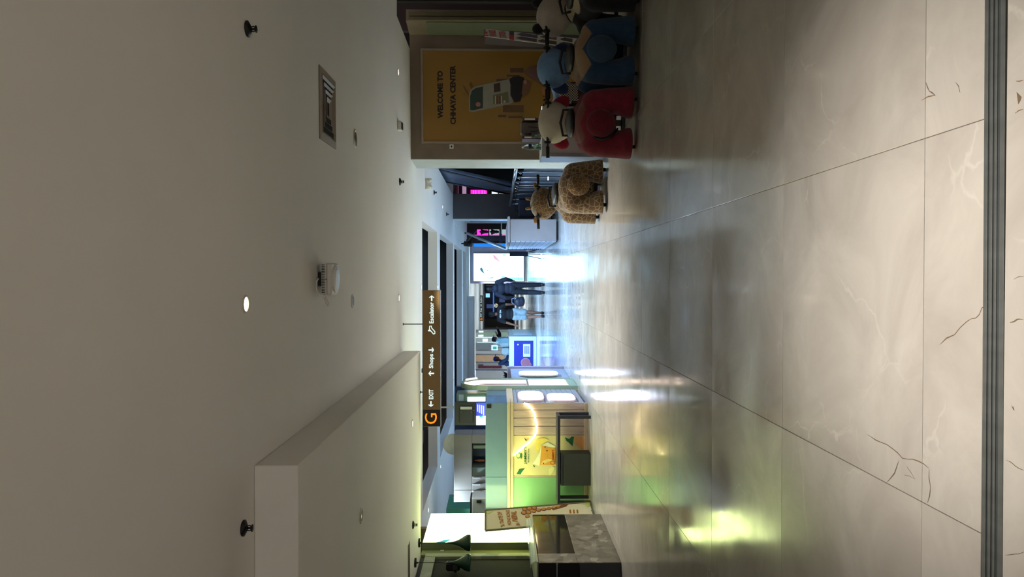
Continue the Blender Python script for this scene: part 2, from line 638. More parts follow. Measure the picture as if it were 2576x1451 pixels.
M_crack = mat('crack_dirt', (104, 86, 66), 0.9)
def crack(pix, w=0.0021):
    pts = [Z(x, y, 0.0006) for x, y in pix]
    path = []
    for a, b in zip(pts[:-1], pts[1:]):
        n = max(2, int((b - a).length / 0.03))
        for i in range(n):
            path.append(a.lerp(b, i / n))
    path.append(pts[-1])
    L, R = [], []
    for i, p in enumerate(path):
        d = (path[min(i + 1, len(path) - 1)] - path[max(i - 1, 0)]).normalized()
        s = Vector((-d.y, d.x, 0))
        p = p + s * random.uniform(-0.004, 0.004)
        ww = w * random.uniform(0.35, 1.1) * (0.3 if i in (0, len(path) - 1) else 1)
        L.append(p + s * ww); R.append(p - s * ww)
    b = MB()
    b.v = L + R
    n = len(L)
    b.f = [(i, i + n, i + n + 1, i + 1) for i in range(n - 1)]
    b.build('crack', M_crack, floor)
for c in ([(2179, 1092), (2215, 1110), (2246, 1128), (2270, 1150), (2310, 1160), (2336, 1178)],
          [(2231, 1213), (2250, 1190), (2262, 1160)], [(2275, 1195), (2300, 1203), (2280, 1175)],
          [(2336, 1180), (2340, 1225), (2334, 1265)],
          [(2364, 866), (2400, 840), (2432, 806), (2455, 800), (2470, 775), (2486, 760)],
          [(2330, 205), (2338, 228), (2352, 238), (2318, 252)], [(2405, 205), (2416, 230)],
          [(2541, 812), (2558, 800), (2574, 804)], [(2531, 1155), (2555, 1170), (2575, 1181)],
          [(2529, 1398), (2552, 1392), (2575, 1390)], [(2550, 700), (2575, 698)],
          [(2556, 204), (2574, 203)], [(2553, 284), (2574, 274)]):
    crack(c)
for x0, y0, x1, y1 in ((2558, 232, 2570, 262), (2545, 1020, 2552, 1030)):
    b = MB(); b.prism([Z(x, y, 0.0) for x, y in ((x0, y0), (x1, y0 + 12), (x1 - 3, y1 - 8), (x0 + 4, y1))], (0, 0, 0.0008))
    b.build('chip', M_crack, floor)

# ---- expansion joint cover across the floor in the foreground
joint = struct(bpy.data.objects.new('trim_1', None)); COL.objects.link(joint)
joint.location = (0, 2.055, 0)
M_strip = mat('grey_joint_metal', (92, 94, 92), 0.45, 0.35, var=0.15, scale=25)
M_strip2 = mat('joint_rubber', (50, 54, 54), 0.7, var=0.2, scale=25)
y0 = 2.012
for w, m, n, z in ((0.020, M_strip, 'rail', 0.003), (0.012, M_strip2, 'rubber_insert', 0.0005), (0.010, M_strip, 'rib', 0.0025),
                   (0.008, M_strip2, 'rubber_insert', 0.0), (0.012, M_strip, 'rib', 0.0025), (0.008, M_strip2, 'rubber_insert', 0.0005),
                   (0.017, M_strip, 'rail', 0.003)):
    MB().bbox((-4.2, y0, -0.004), (4.2, y0 + w - 0.0008, z), 0.001).build(n, m, joint)
    y0 += w
# slight skew of the strip against the camera axis
joint.rotation_euler.z = math.radians(0.35)

# ---- ceiling with coved openings
def hole(x, y):
    for a, b in ((12.5, 15.5), (16.25, 20.9), (21.5, 25.9), (26.7, 29.0)):
        if -4.0 < x < 0.955 and a < y < b:
            return True
    if x > 2.33 and 13.0 < y < 20.9:
        return True
    if x > 3.33 and 9.45 < y < 12.5:
        return True
    return False
cg = grid_slab([-14, -4.0, 0.955, 2.33, 3.33, 14], [-6, 9.45, 12.5, 13.0, 15.5, 16.25, 20.9, 21.5, 25.9, 26.7, 29.0, 32.0],
               CEIL, CEIL + 0.19, hole)
ceiling = struct(cg.build('ceiling', M_ceil, origin=(0, 0, CEIL)))
MB().box((-14, 32.0, 2.84), (14, 90, 3.0)).build('far_ceiling', M_ceil2, ceiling)
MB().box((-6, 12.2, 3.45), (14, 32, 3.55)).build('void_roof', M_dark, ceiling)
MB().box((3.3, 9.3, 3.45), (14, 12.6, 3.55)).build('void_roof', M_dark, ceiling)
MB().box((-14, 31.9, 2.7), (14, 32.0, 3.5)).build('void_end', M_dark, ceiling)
# services glimpsed in the openings
M_duct = mat('copper_duct', (120, 62, 34), 0.6)
for x0, yy, w in ((-2.9, 14.9, 0.25), (-1.7, 14.6, 0.2), (-3.5, 15.0, 0.3), (-0.6, 19.5, 0.3), (-2.6, 19.8, 0.3)):
    MB().bbox((x0, yy, 2.98), (x0 + w, yy + 0.5, 3.3), 0.03).build('duct', M_duct, ceiling)
for k in range(6):
    MB().bbox((-3.6 + k * 0.05, 17.3 + 0.5 * k, 3.0), (-3.3 + k * 0.05, 17.5 + 0.5 * k, 3.12), 0.02).build('joist', M_duct, ceiling)
# dropped soffit on the left
sb = MB(); sb.bbox((-9.0, 3.91, SOF), (-1.0, 10.0, CEIL - 0.001), 0.004)
sb.build('soffit', M_ceil, ceiling)
# bulkhead far down the corridor
MB().bbox((-7.0, 30.4, 2.42), (-0.80, 30.9, 2.84), 0.01).build('bulkhead', M_ceil2, ceiling)
MB().bbox((-6.9, 30.36, 2.46), (-0.95, 30.41, 2.66), 0.004).build('bulkhead_panel', M_ceil2, ceiling)

# ---- walls
WA, WB = Vector((1.755, 10.93, 0)), Vector((3.52, 10.78, 0))
def wall(name, pts, z0, z1, m, parent=None):
    b = MB(); b.prism([(x, y, z0) for x, y in pts], (0, 0, z1 - z0))
    return struct(b.build(name, m))
wall_poster = wall('wall_right_1', [(1.755, 10.93), (3.52, 10.78), (3.56, 11.35), (1.735, 11.67)], 0, CEIL - 0.001, M_wall)
M_litconc = mat('lit_concrete', (172, 176, 172), 0.6, var=0.08, scale=4, bump=0.05)
MB().prism([(1.752, 10.935, 0), (1.733, 11.67, 0), (1.72, 11.67, 0), (1.74, 10.935, 0)], (0, 0, CEIL - 0.002)).build('end_panel', M_litconc, wall_poster)  # lit side face of the wall, its light put in as paler concrete
M_olive = mat('olive_frame', (104, 96, 66), 0.6)
M_door = mat('sage_door', (104, 108, 92), 0.5, var=0.04)
wall_jamb = wall('wall_right_2', [(3.52, 10.78), (3.585, 10.36), (3.74, 10.36), (3.74, 11.3), (3.56, 11.3)], 0, CEIL - 0.001, M_wall)
jp = Plane((3.52, 10.78, 0), (3.585 - 3.52, 10.36 - 10.78, 0), (0, 0, 1))
b = MB(); b.prism([jp.at(0.03, 0.05), jp.at(0.40, 0.05), jp.at(0.40, 2.42), jp.at(0.03, 2.42)], jp.n * 0.012)
b.build('door_panel', M_door, wall_jamb)
MB().bbox((3.585, 10.33, 0), (3.63, 10.37, 2.66), 0.004).build('door_frame', M_olive, wall_jamb)
MB().bbox((3.645, 10.33, 0), (3.70, 10.37, 2.66), 0.004).build('door_frame', M_olive, wall_jamb)
# dark shop recess beyond the right edge
M_plum = mat('plum_wall', (58, 42, 44), 0.7)
wall('wall_right_3', [(3.74, 11.25), (8.0, 11.25), (8.0, 11.35), (3.74, 11.35)], 0, 3.45, M_plum)
MB().bbox((3.52, 9.46, 0), (3.60, 9.54, 3.2), 0.004).build('post', M_black, bpy.data.objects['wall_right_3'])
MB().bbox((3.62, 9.40, 0), (4.1, 9.50, 2.68), 0.004).build('pier', M_olive, bpy.data.objects['wall_right_3'])
wall('wall_right_4', [(5.2, -6), (5.3, -6), (5.3, 9.4), (5.2, 9.4)], 0, CEIL, M_wall)
# left wall behind the stone counter
M_sagewall = mat('sage_wall', (118, 122, 88), 0.7, var=0.08)
wall_left = wall('wall_left_1', [(-3.79, 10.0), (-3.79, 11.5), (-3.9, 11.5), (-3.9, 10.0)], 0, SOF - 0.001, M_sagewall)
wall('wall_left_2', [(-3.82, 6.0), (-3.82, 10.0), (-3.9, 10.0), (-3.9, 6.0)], 0, SOF - 0.001, M_dkgrey)
wall('wall_left_3', [(-6.0, 3.9), (-3.83, 5.9), (-3.83, 6.0), (-6.0, 6.0)], 0, SOF - 0.001, M_wall)
wall('wall_left_4', [(-6.0, -6), (-5.9, -6), (-5.9, 4.0), (-6.0, 4.0)], 0, CEIL, M_wall)
M_green = mat('green_paint', (72, 148, 118), 0.6, var=0.05)
wall('wall_left_5', [(-7.6, 11.4), (-3.91, 11.4), (-3.91, 11.5), (-7.6, 11.5)], 0, CEIL, M_wall)
wall('wall_left_6', [(-4.62, 14.62), (-4.62, 15.6), (-4.75, 15.6), (-4.75, 14.62)], 0, 2.45, M_green)
M_glassdk = mat('dark_shop_glass', (30, 42, 62), 0.15, var=0.2, scale=3)
wsh = wall('wall_left_7', [(-12, 21.5), (-3.2, 21.5), (-3.2, 21.7), (-12, 21.7)], 0, CEIL, M_glassdk)
M_bluegrey = mat('blue_grey_wall', (112, 128, 152), 0.6, var=0.08, scale=3)
wall('wall_left_8', [(-11, 34.0), (-5.0, 36.0), (-5.0, 36.2), (-11, 36.2)], 0, 2.69, M_bluegrey)
# far walls of the corridor
wall('wall_far_1', [(-9, 46), (-3.45, 46), (-3.45, 46.3), (-9, 46.3)], 0, 2.84, M_wallgrey)
wall('wall_far_2', [(-6, 75), (3, 75), (3, 75.3), (-6, 75.3)], 0, 2.84, mat('far_shop_dark', (28, 34, 56), 0.4, var=0.3, scale=1))
M_purp = mat('lilac_grey_wall', (168, 164, 190), 0.55, var=0.06, scale=2)
wall_lb = wall('wall_far_3', [(-0.32, 37), (3.4, 37), (3.4, 37.4), (-0.32, 37.4)], 0, 2.83, M_purp)
wall('wall_far_4', [(1.0, 75), (1.0, 37.4), (1.15, 37.4), (1.15, 75)], 0, 2.84, M_wallgrey)
wall('wall_far_5', [(-3.45, 46.3), (-3.3, 46.3), (-5.4, 75), (-5.6, 75)], 0, 2.84, M_wallgrey)
# concrete column by the escalator
M_col = mat('column_concrete', (92, 92, 96), 0.7, var=0.08, scale=4, bump=0.04)
wall_col = wall('wall_right_5', [(1.66, 20.9), (2.36, 20.9), (2.36, 21.6), (1.66, 21.6)], 0, CEIL - 0.001, M_col)
M_lit = mat('pale_plaster', (196, 206, 212), 0.5)
MB().bbox((1.645, 20.92, 0), (1.66, 21.6, CEIL - 0.002), 0.003).build('lit_side', M_lit, wall_col)  # left face of the column, its light put in as a paler slab
# black shop front beyond the column, and the void side walls
wall('wall_right_6', [(1.9, 21.6), (2.0, 21.6), (2.9, 36.9), (2.75, 36.9)], 0, CEIL - 0.001, M_black)
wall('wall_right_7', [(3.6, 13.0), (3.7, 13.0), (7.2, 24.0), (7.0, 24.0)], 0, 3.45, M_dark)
M_shopback = mat('shop_backdrop', (40, 36, 44), 0.7)
wall('wall_right_8', [(2.36, 24.0), (7.0, 24.0), (7.0, 24.2), (2.36, 24.2)], 0, 3.45, M_shopback)

# ---- lamps set in the ceiling
LAMP_GAIN = 6.0
M_ring = mat('lamp_ring_white', (214, 208, 196), 0.4)
M_lens_off = mat('lamp_lens_off', (92, 84, 74), 0.3)
def downlight(px, py, z, label, on=None, color=WARM, r=0.047, power=0, spread=2.5, group='round ceiling downlights', blend=0.8, at=None, tilt=0.0):
    p = Vector(at) if at else Z(px, py, z)
    p.z = z
    power *= LAMP_GAIN
    t = thing('downlight', label, 'ceiling light', p, group)
    b = MB(); b.lathe([(r, 0.0), (r, -0.004), (r * 0.86, -0.008), (r * 0.74, -0.004), (r * 0.74, 0.0)], p, 24)
    b.build('ring', M_ring, t, True)
    b = MB(); b.lathe([(r * 0.72, -0.001), (r * 0.70, -0.0035), (0.001, -0.0045)], p, 20)
    m = M_lens_off
    if on:
        m = emit('lamp_lens_' + on, {'warm': (255, 236, 205), 'cool': (235, 244, 255)}[on], 14.0)
    b.build('lens', m, t, True)
    if power:
        l = bpy.data.lights.new('lamp', 'SPOT')
        l.energy = power; l.color = color; l.spot_size = spread; l.spot_blend = blend
        l.shadow_soft_size = r * 0.8
        o = bpy.data.objects.new('lamp', l); COL.objects.link(o)
        o.parent = t; o.location = (0, 0, -0.012); o.rotation_euler.x = tilt
    return t
# ================================================================== CEILING FITTINGS
D = downlight
D(617, 765, CEIL, 'lit round downlight nearest the camera, in the middle of the ceiling', 'warm', WARM, 0.047, 5, 1.9)
D(1001, 182, CEIL, 'lit round downlight in front of the yellow welcome poster', 'warm', WARM, 0.05, 5, 1.3)
D(1003, 750, CEIL, 'lit round downlight just in front of the brown hanging sign', 'warm', WARM, 0.05, 58, 1.55)
D(1037, 1065, SOF, 'lit round downlight in the lowered soffit, before the orange letter G', 'warm', WARM, 0.05, 36, 2.1)
D(1053, 1136, CEIL, 'lit round downlight past the end of the lowered soffit', 'warm', NEUT, 0.05, 20, 2.2)
D(893, 348, CEIL, 'unlit round ceiling fitting beside the square air vent', None, WARM, 0.085)
D(886, 757, CEIL, 'unlit round ceiling fitting beyond the white wireless box', None, WARM, 0.06)
D(908, 1297, SOF, 'unlit round fitting in the underside of the lowered soffit', None, WARM, 0.06)
# lamps out of the frame, above and behind the camera
for i, (x, y, pw, lab) in enumerate(((0.02, 1.80, 78, 'just above the camera'), (2.6, 1.2, 8, 'right of the camera, over the expansion joint'),
                                     (-1.6, -1.6, 56, 'behind the camera on the left'), (1.8, -1.6, 52, 'behind the camera on the right'))):
    D(0, 0, CEIL, 'downlight out of the frame, ' + lab, 'warm', WARM, 0.047, pw, 0.98 if i == 0 else 1.9, at=(x, y, CEIL), blend=1.0, tilt=0.26 if i == 0 else 0.0)
for i, (x, y, pw, col_, lab) in enumerate((
        (1082, 472, 9, PALE, 'cool downlight beside the white emergency box'),
        (1113, 520, 7, PALE, 'cool downlight before the grey concrete column'),
        (1147, 567, 4, COOL, 'cool downlight beside the far right corner of the concrete column'),
        (1060, 722, 90, PALE, 'cool downlight at the front rim of the first ceiling opening'),
        (1101, 722, 190, COOL, 'cool downlight between the first and second ceiling openings'),
        (1141, 716, 130, COOL, 'cool downlight between the second and third ceiling openings'),
        (1164, 717, 120, COOL, 'cool downlight past the third ceiling opening'),
        (1181, 721, 90, PALE, 'small cool downlight before the far backlit advert'),
        (1141, 950, 190, COOL, 'cool downlight over the arch of the tea kiosk'),
        (1161, 897, 190, COOL, 'cool downlight left of the third ceiling opening'),
        (1108, 1174, 60, COOL, 'cool downlight over the tea kiosk cabinets'),
        (1077, 1283, 60, PALE, 'cool downlight above the bright white light box'))):
    far_ = x > 1180
    D(x, y, 2.84 if far_ else CEIL, lab, 'cool', col_, 0.055, pw * 1.3, 2.4)
for x, y, lab in ((-1.6, 40, 'nearest of the three in the corridor end'), (-1.9, 50, 'middle of the three in the corridor end'), (-2.2, 62, 'farthest of the three in the corridor end'), (-5.2, 42, 'the one off to the left')):
    D(0, 0, 2.84, 'added pale downlight far down the corridor, ' + lab, 'cool', PALE, 0.055, 330, 2.6, at=(x, y, 2.84))  # added lamps that brighten the otherwise dark corridor end

# smoke heads (flat cup on a stalk)
def sprinkler(px, py, z, label, s=1.0):
    p = Z(px, py, z); p.z = z
    t = thing('sprinkler', label, 'sprinkler', p, 'ceiling sprinklers')
    b = MB(); b.lathe([(0.040 * s, 0.0), (0.042 * s, -0.008 * s), (0.02 * s, -0.02 * s), (0.012 * s, -0.02 * s)], p, 20)
    b.build('escutcheon', M_black, t, True)
    b = MB(); b.cyl(p + Vector((0, 0, -0.015 * s)), p + Vector((0, 0, -0.045 * s)), 0.006 * s, n=8)
    for sx in (-1, 1):
        b.tube([p + Vector((sx * 0.010 * s, 0, -0.02 * s)), p + Vector((sx * 0.014 * s, 0, -0.035 * s)), p + Vector((0, 0, -0.05 * s))], 0.003 * s, 6)
    b.build('frame_arm', M_black, t, True)
    b = MB(); b.lathe([(0.019 * s, -0.046 * s), (0.019 * s, -0.049 * s), (0.004, -0.049 * s)], p, 14)
    b.build('deflector', M_black, t, True)
sprinkler(621, 73, CEIL, 'black sprinkler head near the frame edge, ceiling right of the camera')
sprinkler(611, 1328, CEIL, 'black sprinkler head on the ceiling beside the front of the soffit')
sprinkler(1005, 457, CEIL, 'black sprinkler head on the ceiling before the pale wall end', 1.2)
sprinkler(1038, 1320, SOF, 'black sprinkler head under the soffit near the hanging lamps', 1.2)
sprinkler(1091, 484, CEIL, 'small black sprinkler head beside the emergency box', 1.2)
sprinkler(1123, 539, CEIL, 'small black sprinkler head before the concrete column', 1.2)
sprinkler(1061, 932, CEIL, 'small sprinkler head above the brown hanging sign', 1.0)

# square air diffuser
va, vb = Z(801, 165, CEIL), Z(843, 374, CEIL)
vc = [Z(800, 163, CEIL), Z(842, 206, CEIL), Z(845, 374, CEIL), Z(804, 348, CEIL)]
cx = sum(p.x for p in vc) / 4; cy = sum(p.y for p in vc) / 4
vent = thing('air_vent', 'square four-way air vent in the ceiling beside the unlit ring', 'vent', (cx, cy, CEIL))
vent_rot = math.radians(-1.5)
M_vent = mat('vent_enamel', (168, 158, 142), 0.5)
hs = 0.265
def ring_sq(b, r0, z0, r1, z1, t=0.004):
    for k in range(4):
        a = vent_rot + k * math.pi / 2
        R = Matrix.Rotation(a, 3, 'Z')
        o = Vector((cx, cy, CEIL))
        q = [o + R @ Vector(v) for v in ((-r0, -r0, z0), (r0, -r0, z0), (r1, -r1, z1), (-r1, -r1, z1))]
        b.prism(q, (0, 0, t))
b = MB(); ring_sq(b, hs, -0.006, hs - 0.05, -0.012); ring_sq(b, hs, -0.002, hs, -0.006, 0.002)
b.build('frame', M_vent, vent)
for k in range(4):
    b = MB(); r = hs - 0.058 - 0.044 * k
    ring_sq(b, r, -0.016 + 0.0, max(r - 0.036, 0.01), 0.02 if k < 3 else 0.004)
    b.build('louvre', M_vent, vent)
MB().box((cx - 0.2, cy - 0.2, CEIL - 0.002), (cx + 0.2, cy + 0.2, CEIL - 0.0005)).build('throat', M_dark, vent)

# wireless access box hanging under the ceiling, with its cable loop
wp = Z(797, 700, CEIL)
ap = thing('wireless_box', 'white wireless box with a dome cover and looped cable under the ceiling', 'access point', (wp.x, wp.y, CEIL))
dB = wp.y - 0.02
def W(px, py, d=dB): return P(px, py, d)
pa, pb = W(807, 662), W(823, 741)
MB().bbox((pb.x, dB, pb.z), (pa.x, dB + 0.20, pa.z), 0.012).build('housing', M_white, ap)
for k in range(18):
    x = pb.x + 0.014 + k * (pa.x - pb.x - 0.028) / 17
    MB().box((x, dB - 0.003, pa.z - 0.028), (x + 0.005, dB + 0.002, pa.z - 0.006)).build('grille_slot', M_black, ap)
pc, pd = W(824, 661), W(842, 742)
b = MB()
n = 10
for j in range(n):
    t0, t1 = j / n, (j + 1) / n
b.bbox((pd.x, dB - 0.012, pd.z + 0.018), (pa.x + 0.002, dB + 0.21, pb.z + 0.002), 0.01)
cxw = (pd.x + pa.x) / 2
b.lathe([(0.105, 0.0), (0.098, -0.012), (0.07, -0.02), (0.001, -0.024)], (cxw, dB + 0.10, pd.z + 0.019), 28)
b.build('cover', M_white, ap)
MB().bbox((cxw - 0.05, dB + 0.05, pa.z), (cxw + 0.05, dB + 0.15, CEIL), 0.004).build('bracket', M_black, ap)
MB().ball((cxw, dB - 0.002, (pa.z + pb.z) / 2 - 0.015), 0.004).build('indicator', M_black, ap)
b = MB()
b.tube([W(801, 700), W(796, 708), W(795, 720), W(798, 733), W(805, 745), W(814, 749), W(819, 745), W(822, 752), W(827, 763), W(825, 768), W(820, 762), W(817, 750)], 0.006, 8)
b.build('cable', M_white, ap, True)

# long slot diffuser in the soffit
sl0, sl1 = Z(1026, 1374, SOF), Z(1030, 1374, SOF)
t = thing('slot_vent', 'long narrow dark slot vent in the soffit above the pendant lamps', 'vent', ((sl0.x - 0.5), (sl0.y + sl1.y) / 2, SOF))
MB().bbox((sl0.x - 1.2, sl0.y, SOF - 0.003), (sl0.x, sl1.y, SOF - 0.0005), 0.001).build('slot', M_dark, t)
for yy in (sl0.y, sl1.y):
    MB().bbox((sl0.x - 1.21, yy - 0.008, SOF - 0.005), (sl0.x + 0.01, yy + 0.008, SOF), 0.001).build('edge', M_vent, t)

# small ceiling sensor and emergency box
sp = Z(1001, 317, CEIL)
t = thing('motion_sensor', 'small boxy grey sensor on the ceiling before the welcome poster', 'sensor', (sp.x, sp.y, CEIL))
MB().bbox((sp.x - 0.06, sp.y - 0.06, CEIL - 0.05), (sp.x + 0.06, sp.y + 0.06, CEIL), 0.008).build('housing', M_white, t)
MB().bbox((sp.x - 0.045, sp.y - 0.045, CEIL - 0.062), (sp.x + 0.045, sp.y + 0.045, CEIL - 0.05), 0.004).build('lens', M_black, t)
sp = Z(1071, 463, CEIL)
t = thing('emergency_light', 'white twin-headed emergency light on the ceiling by the escalator', 'emergency light', (sp.x, sp.y, CEIL))
MB().bbox((sp.x - 0.10, sp.y - 0.05, CEIL - 0.10), (sp.x + 0.10, sp.y + 0.05, CEIL), 0.01).build('housing', M_white, t)
for s in (-1, 1):
    MB().cyl((sp.x + s * 0.06, sp.y - 0.09, CEIL - 0.09), (sp.x + s * 0.06, sp.y - 0.03, CEIL - 0.07), 0.035, 0.03, 14).build('lamp_head', M_white, t, True)

# ================================================================== HANGING SIGN
SD = 9.95
M_sign = mat('sign_brown', (134, 107, 64), 0.4, var=0.04)
M_signk = mat('sign_black', (24, 18, 18), 0.35)
M_letter = emit('sign_letter_white', (225, 250, 250), 0.85)
M_orange = emit('sign_letter_orange', (255, 140, 20), 0.95)
s0 = P(1064, 1031, SD); s1 = P(1107, 730, SD); s2 = P(1064, 1073, SD)
sign = thing('hanging_sign', 'long brown wayfinding sign with white lettering hanging from the ceiling', 'sign', ((s0.x + s1.x) / 2, SD, s1.z))
MB().bbox((s0.x, SD, s1.z), (s1.x, SD + 0.07, s0.z), 0.004).build('board', M_sign, sign)
MB().bbox((s2.x, SD, s1.z), (s0.x - 0.002, SD + 0.07, s0.z), 0.004).build('end_board', M_signk, sign)
MB().bbox((s2.x, SD + 0.005, s1.z - 0.008), (s1.x, SD + 0.065, s1.z), 0.002).build('edge_strip', M_alu, sign)
sf = Plane((0, SD - 0.001, 0), (1, 0, 0), (0, 0, 1))
def stext(s, base, left, right, capx, m=M_letter, bold=0.02):
    """baseline px, run from left (large py) to right (small py), top of capitals at px capx"""
    a = sf.px(base, left); bq = sf.px(base, right); c = sf.px(capx, left)
    return text(s, 'lettering', m, sign, a, (1, 0, 0), (0, 0, 1), bq.x - a.x, (c.z - a.z), bold)
stext('EXIT', 1090, 1004, 979, 1079)
text('Shops', 'lettering', M_letter, sign, sf.px(1093, 926), (1, 0, 0), (0, 0, 1), sf.px(0, 890).x - sf.px(0, 926).x, sf.px(1079, 900).z - sf.px(1093, 900).z, 0.02)
stext('Escalator', 1091, 813, 760, 1080)
stext('G', 1099, 1066, 1039, 1069, M_orange, 0.0)
def sarrow(cx, cy, dx, dy, L=13, Hh=6):
    """arrow centred at pixel cx,cy pointing along picture direction dx,dy"""
    nx, ny = -dy, dx
    def q(a, c): return (cx + dx * a + nx * c, cy + dy * a + ny * c)
    h = L / 2; w = 1.6
    pts = [q(-h, -w), q(h - 3.2, -w), q(h - 6.5, -w - 3.4), q(h - 4.6, -w - 5.0), q(h, 0.0), q(h - 4.6, w + 5.0), q(h - 6.5, w + 3.4), q(h - 3.2, w), q(-h, w)]
    slab('arrow', sf, pts, M_letter, sign, 0.003)
sarrow(1084, 1016, 0, 1, 14)
sarrow(1085, 939, -1, 0, 14)
sarrow(1085, 880, 1, 0, 14)
sarrow(1086, 750, 0, -1, 14)
pts = [(1081, 820), (1080, 828), (1086, 836), (1090, 837), (1093, 841), (1093, 836), (1087, 829), (1083, 823)]
b = MB()
b.tube([sf.px(x, y, 0.001) for x, y in ((1081, 820), (1085, 820), (1086, 825), (1094, 834), (1094, 839), (1090, 840), (1088, 837), (1080, 828))], 0.006, 6, True)
b.cyl(sf.px(1077, 831.5), sf.px(1083, 831.5), 0.009, n=8)
b.build('escalator_symbol', M_letter, sign)
for px, py, z in ((1064, 815, CEIL), (1064, 986, SOF)):
    p = P(px, py, SD + 0.035)
    b = MB(); b.cyl(p, (p.x, p.y, z), 0.006, n=8)
    b.lathe([(0.018, z), (0.018, z - 0.008), (0.006, z - 0.012)], (p.x, p.y, 0), 12)
    b.build('hanger_rod', M_black, sign)

# ================================================================== WELCOME POSTER
pp = Plane(WA, WB - WA, (0, 0, 1))
M_ochre = mat('poster_ochre', (150, 110, 40), 0.45, var=0.05, scale=1)
M_pframe = mat('poster_frame', (150, 138, 120), 0.4, 0.4)
M_ink = mat('poster_ink', (24, 14, 10), 0.5)
poster = thing('wall_poster', 'tall ochre welcome poster with a black greeting in a thin metal frame on the wall', 'poster', pp.px(1520, 243))
def zbox(pl, u0, v0, u1, v1, w0, w1):
    return [pl.at(u0, v0, w0), pl.at(u1, v0, w0), pl.at(u1, v1, w0), pl.at(u0, v1, w0)], pl.n * (w1 - w0)
u0, v1_ = pp.uv(1066, 356); u1, _ = pp.uv(1066, 128)
v0 = 0.25
b = MB(); b.prism(*zbox(pp, u0, v0, u1, v1_, 0.002, 0.012)); b.build('print', M_ochre, poster)
for q in ((u0 - 0.03, v0 - 0.03, u0, v1_ + 0.03), (u1, v0 - 0.03, u1 + 0.03, v1_ + 0.03), (u0, v1_, u1, v1_ + 0.03), (u0, v0 - 0.03, u1, v0)):
    b = MB(); b.prism(*zbox(pp, *q, 0.002, 0.026)); b.build('frame_bar', M_pframe, poster)
PW = 0.0125
def ptext(s, base, left, right, cap, m=M_ink, bold=0.035):
    a = pp.px(base, left, PW); e = pp.px(base, right, PW); c = pp.px(cap, left, PW)
    text(s, 'lettering', m, poster, a, pp.u, (0, 0, 1), (e - a).length, c.z - a.z, bold, 0.002)
ptext('WELCOME TO', 1115, 298, 179, 1101, bold=0.042)
ptext('CHHAYA CENTER', 1147, 313, 165, 1133, bold=0.042)
ptext('FREE N', 1380, 303, 240, 1366)
def pslab(name, pts, c, w=PW, t=0.002):
    m = c if not isinstance(c, tuple) else mat('poster_%d_%d_%d' % c, c, 0.5, var=0.06, scale=8)
    return slab(name, pp, pts, m, poster, t, w)
TAN = (150, 112, 62)
for k, (x, y, x2, y2) in enumerate(((1280, 168, 1320, 186), (1272, 186, 1310, 196), (1246, 196, 1290, 214), (1262, 286, 1320, 262), (1250, 298, 1276, 286), (1276, 300, 1318, 290))):
    pslab('printed_crate', rect(x, y, x2, y2), TAN)
    pslab('printed_crate', rect(x + 3, min(y, y2) + 3, x2 - 3, max(y, y2) - 3), (104, 74, 40), PW + 0.002)
pslab('printed_phone', [(1180, 280), (1180, 240), (1184, 226), (1196, 218), (1282, 199), (1286, 204), (1290, 258), (1284, 262), (1190, 282)], (150, 146, 132), PW + 0.004)
pslab('printed_screen', [(1183, 277), (1183, 242), (1187, 229), (1197, 222), (1215, 218), (1215, 272), (1190, 278)], (52, 66, 58), PW + 0.006)
pslab('printed_screen', [(1242, 212), (1258, 208), (1259, 230), (1243, 233)], (74, 50, 40), PW + 0.006)
pslab('printed_screen', [(1240, 240), (1278, 231), (1280, 258), (1241, 263)], (112, 108, 78), PW + 0.006)
for x0 in (1245, 1249, 1256, 1260):
    pslab('printed_label', rect(x0, 242, x0 + 3, 262), (120, 60, 40) if x0 in (1249, 1256) else (190, 184, 160), PW + 0.008)
pslab('printed_badge', oval(1203, 263, 6, 6), (170, 110, 100), PW + 0.008)
pslab('printed_badge', oval(1269, 256, 3, 3), (190, 184, 160), PW + 0.008)
for q in ([(1180, 244), (1172, 232), (1164, 216), (1168, 216), (1178, 232)], [(1186, 224), (1180, 212), (1186, 206), (1190, 216)], [(1166, 236), (1178, 246), (1164, 232)]):
    pslab('printed_twig', q, (116, 84, 28), PW)
# the printed customer: dark hair, ear, rose shirt, hand
pslab('printed_hair', [(1281, 200), (1290, 194), (1306, 192), (1318, 196), (1322, 212), (1316, 234), (1308, 256), (1294, 258), (1284, 240), (1284, 214)], (28, 22, 22), PW + 0.010)
pslab('printed_face', [(1316, 204), (1324, 200), (1336, 206), (1334, 222), (1326, 238), (1316, 246), (1312, 236)], (124, 84, 60), PW + 0.012)
pslab('printed_ear', oval(1321, 207, 4, 6), (176, 126, 96), PW + 0.014)
pslab('printed_shirt', [(1318, 182), (1330, 170), (1350, 164), (1372, 162), (1384, 200), (1376, 222), (1366, 216), (1352, 208), (1334, 196), (1326, 190)], (122, 88, 80), PW + 0.012)
pslab('printed_hand', [(1376, 208), (1388, 212), (1384, 224), (1374, 232), (1370, 244), (1366, 240), (1362, 226), (1366, 216)], (176, 112, 70), PW + 0.016)
# small notice and thermostat on the wall
t = tag(slab('wall_sticker', pp, rect(1131, 363, 1141, 374), M_white, None, 0.006), 'small white sticker on the wall left of the welcome poster', 'sticker')
slab('printed_mark', pp, rect(1134, 366, 1138, 371), M_ink, t, 0.002, 0.006)

# ================================================================== PLUSH RIDES
GIR = voronoi_mat('giraffe_plush', (84, 62, 38), (134, 112, 76), 16.0, 0.07, var=(84, 58, 30), bump=0.4)
GIRH = voronoi_mat('giraffe_plush_head', (88, 64, 38), (140, 118, 80), 20.0, 0.06, var=(88, 60, 30), bump=0.4)
M_tyre = mat('black_rubber', (18, 18, 19), 0.7)
M_seat = mat('black_vinyl_seat', (34, 32, 32), 0.45)

